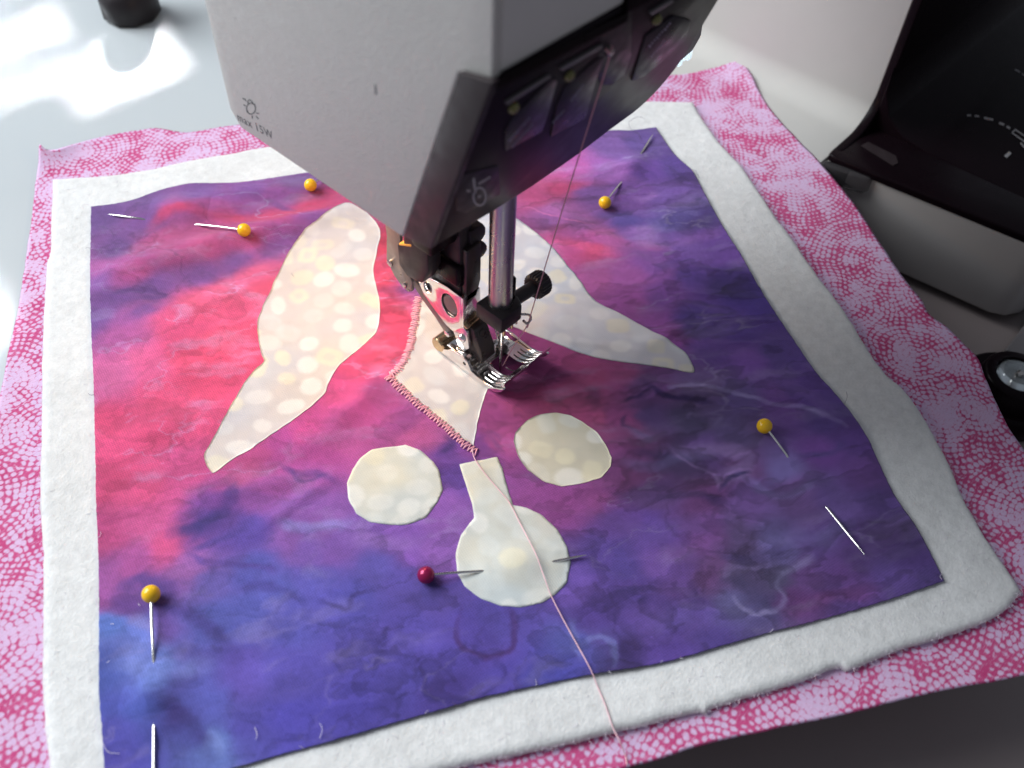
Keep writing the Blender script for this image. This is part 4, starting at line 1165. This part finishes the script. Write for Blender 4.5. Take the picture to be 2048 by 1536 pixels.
# printed stitch window: dashes along an arc, tick and cell
zP = .255


def on_panel(name, segs, material, zz=.30):
    b = bmesh.new()
    for q in segs: slab('', [tuple(atp(a, c_, 2, zz)) for a, c_ in q], (0, 0, .012), None, None, 0, bm=b)
    return fin(name, b, material, mach, 0)


def dash(x0, y0, x1, y1, wd=3.2):
    t = np.array([x1 - x0, y1 - y0], float); t /= np.linalg.norm(t); nn = np.array([-t[1], t[0]]) * wd / 2
    return [(x0 + nn[0], y0 + nn[1]), (x1 + nn[0], y1 + nn[1]), (x1 - nn[0], y1 - nn[1]), (x0 - nn[0], y0 - nn[1])]


on_panel('stitch_dashes', [dash(1906, 233, 1918, 231), dash(1934, 231, 1942, 231), dash(1949, 232, 1958, 233), dash(1968, 236, 1986, 240, 4), dash(1998, 246, 2008, 250, 4), dash(2013, 253, 2020, 257, 4), dash(2041, 286, 2050, 296, 3)], M['print'], .285)
on_panel('stitch_cell', [dash(2024, 266, 2054, 287, 2.2), dash(2030, 259, 2056, 277, 2.2), dash(2024, 266, 2030, 259, 2.2)], M['print'], .285)
on_panel('lid_tab', [[(1722, 292), (1736, 284), (1792, 312), (1796, 326), (1786, 332)]], M['edge'], .265)
on_panel('panel_tick', [[(2008, 312), (2018, 303), (2023, 307), (2014, 316)]], M['print'], .285)
on_panel('panel_speck', [dash(1839, 243, 1847, 247, 3)], M['print'], .285)
on_panel('red_legend', [dash(1998, 124, 2008, 128, 7), dash(2012, 130, 2022, 134, 7), dash(2031, 100, 2036, 90, 2.5), dash(2036, 90, 2046, 96, 2.5), dash(2031, 100, 2044, 104, 2.5), dash(2044, 108, 2050, 96, 2.5)], M['redprint'], .285)
on_panel('stitch_line', [dash(2028, 138, 2040, 145, 2.4), dash(2044, 148, 2056, 155, 2.4)], M['print'], .285)

# ------------------------------------------------------------------ thread from the head to the needle
nt = [cov(1213, 98, .13), cov(1213, 98, .06) + (cov(1216, 112, .10) - cov(1213, 98, .06))]
g1 = np.array([.48, -.44, 2.36]); needle_eye = np.array([.02, -.02, .62])
pA = cov(1216, 125, .12)
pts = [cov(1212, 98, .13), cov(1217, 108, .14), pA, pA * .5 + g1 * .5 + np.array([.03, .02, 0]), g1 + np.array([0, -.03, .05]), g1 + np.array([-.03, -.02, -.1]), needle_eye * .6 + g1 * .4, needle_eye]
th_ = tube('needle_thread', spline(pts, 8), .016, M['thread2'], None, 6)
tag(th_, 'thin pink thread running from the black head cover down to the needle', 'thread')

# ------------------------------------------------------------------ things around
ft = empty('table_peg', (0, 0, 0), 'black stubby peg standing on the sunlit table behind the quilt', 'peg')
fc = atp(266, 30, 2, -.06)
lathe('peg_base', (fc[0], fc[1], -.058), (0, 0, 1), [(0, 1.02), (.12, 1.14), (.9, 1.14), (1.15, .98)], M['black2'], ft, 9, smooth=50)
lathe('peg_stem', (fc[0], fc[1], 1.08), (0, 0, 1), [(0, .88), (.1, .92), (2.1, .90), (2.6, .8), (2.9, .5)], M['grey'], ft, 28, smooth=50)

sp0 = atp(2042, 744, 2, -1.9)
reel = empty('thread_reel', sp0, 'black round reel with a clear hub lying on the desk beside the machine base', 'reel')
add = (-.35, -.45, .82)
lathe('reel_body', (sp0[0], sp0[1], -3.0), (0, 0, 1), [(-.59, 1.45), (-.5, 1.55), (.3, 1.55), (.4, 1.45), (.3, 1.2), (.5, 1.12), (.9, 1.05), (1.0, .95), (1.0, .72), (.8, .66)], M['black'], reel, 48, smooth=50)
lathe('reel_hub', (sp0[0], sp0[1], -2.15), (0, 0, 1), [(0, .64), (.14, .62), (.22, .5), (.10, .3), (.10, .05)], M['clear'], reel, 32, smooth=50)
lathe('reel_pin', (sp0[0], sp0[1], -2.05), (0, 0, 1), [(0, .12), (.12, .11), (.16, .04)], M['steel'], reel, 16)

tr = empty('accessory_tray', (17, -9.5, -3.6), 'grey plastic tray with raised rim beside the base and the black reel', 'tray')
zprism('tray_body', [(15.0, -10.4), (19.6, -10.6), (26, -10.2), (26, -14), (15.8, -14)], -3.6, -3.15, M['grey'], tr, .1, 3)
zprism('tray_rim', [(14.7, -9.55), (26, -9.45), (26, -10.15), (14.9, -10.3)], -3.6, -2.95, M['greydk'], tr, .08, 3)

# small pieces hang from the part they sit on
def kids(nm): return sorted([o for o in mach.children if o.name.split('.')[0] == nm], key=lambda o: o.name)


def under(parent, *names):
    p = kids(parent)[0]
    for nm in names:
        for o in kids(nm): o.parent = p


for p_, g_, d_, l_ in zip(kids('slot_plate'), kids('slot_groove'), kids('slot_dome'), kids('slot_lettering')):
    for o in (g_, d_, l_): o.parent = p_
for o in list(kids('slot_lettering')): o.parent = kids('slot_plate')[0]
under('face_plate', 'lamp_lettering', 'bulb_symbol', 'scuff_mark')
under('symbol_plate', 'needle_symbol')
under('thread_slot', 'thread_guide')
under('needle_clamp', 'clamp_screw', 'screw_knob', 'clamp_thread_guide', 'clamp_prong')
under('needle_bar', 'bar_keeper')
under('presser_bar_block', 'presser_collar', 'threader_tooth', 'threader_arm')
under('dual_feed_lever', 'lever_rivet')
under('dual_feed_arm', 'arm_pivot')
under('dual_feed_block', 'orange_strip')
under('foot_holder_plate', 'hole_rim', 'foot_holder_front', 'foot_holder_body', 'holder_screw')
under('ankle', 'ankle_cheek', 'ankle_rivet', 'ankle_screw', 'ankle_lip', 'foot_spring')
soles = kids('sole_side'); sole = soles[0]; sole.name = 'foot_sole'
for o in soles[1:]: o.parent = sole
for nm in ('sole_toe', 'toe_ridge', 'toe_rim', 'sole_heel', 'cross_pin', 'sole_lug', 'heel_roller', 'heel_tab', 'tab_screw', 'screw_slot', 'side_hole'):
    for o in kids(nm): o.parent = sole
under('control_panel', 'stitch_dashes', 'stitch_cell', 'stitch_line', 'panel_tick', 'panel_speck', 'red_legend', 'lid_tab')
kids('foot_holder_plate')[0]['label'] = 'polished foot holder plate with a small and a large hole'
for o in list(bpy.data.objects):
    if o.type == 'EMPTY' and '_loc' in o.keys():
        L = Vector(o['_loc']) * S; del o['_loc']
        if L.length > 1e-6:
            o.location = L
            for ch in o.children: ch.location = ch.location - L
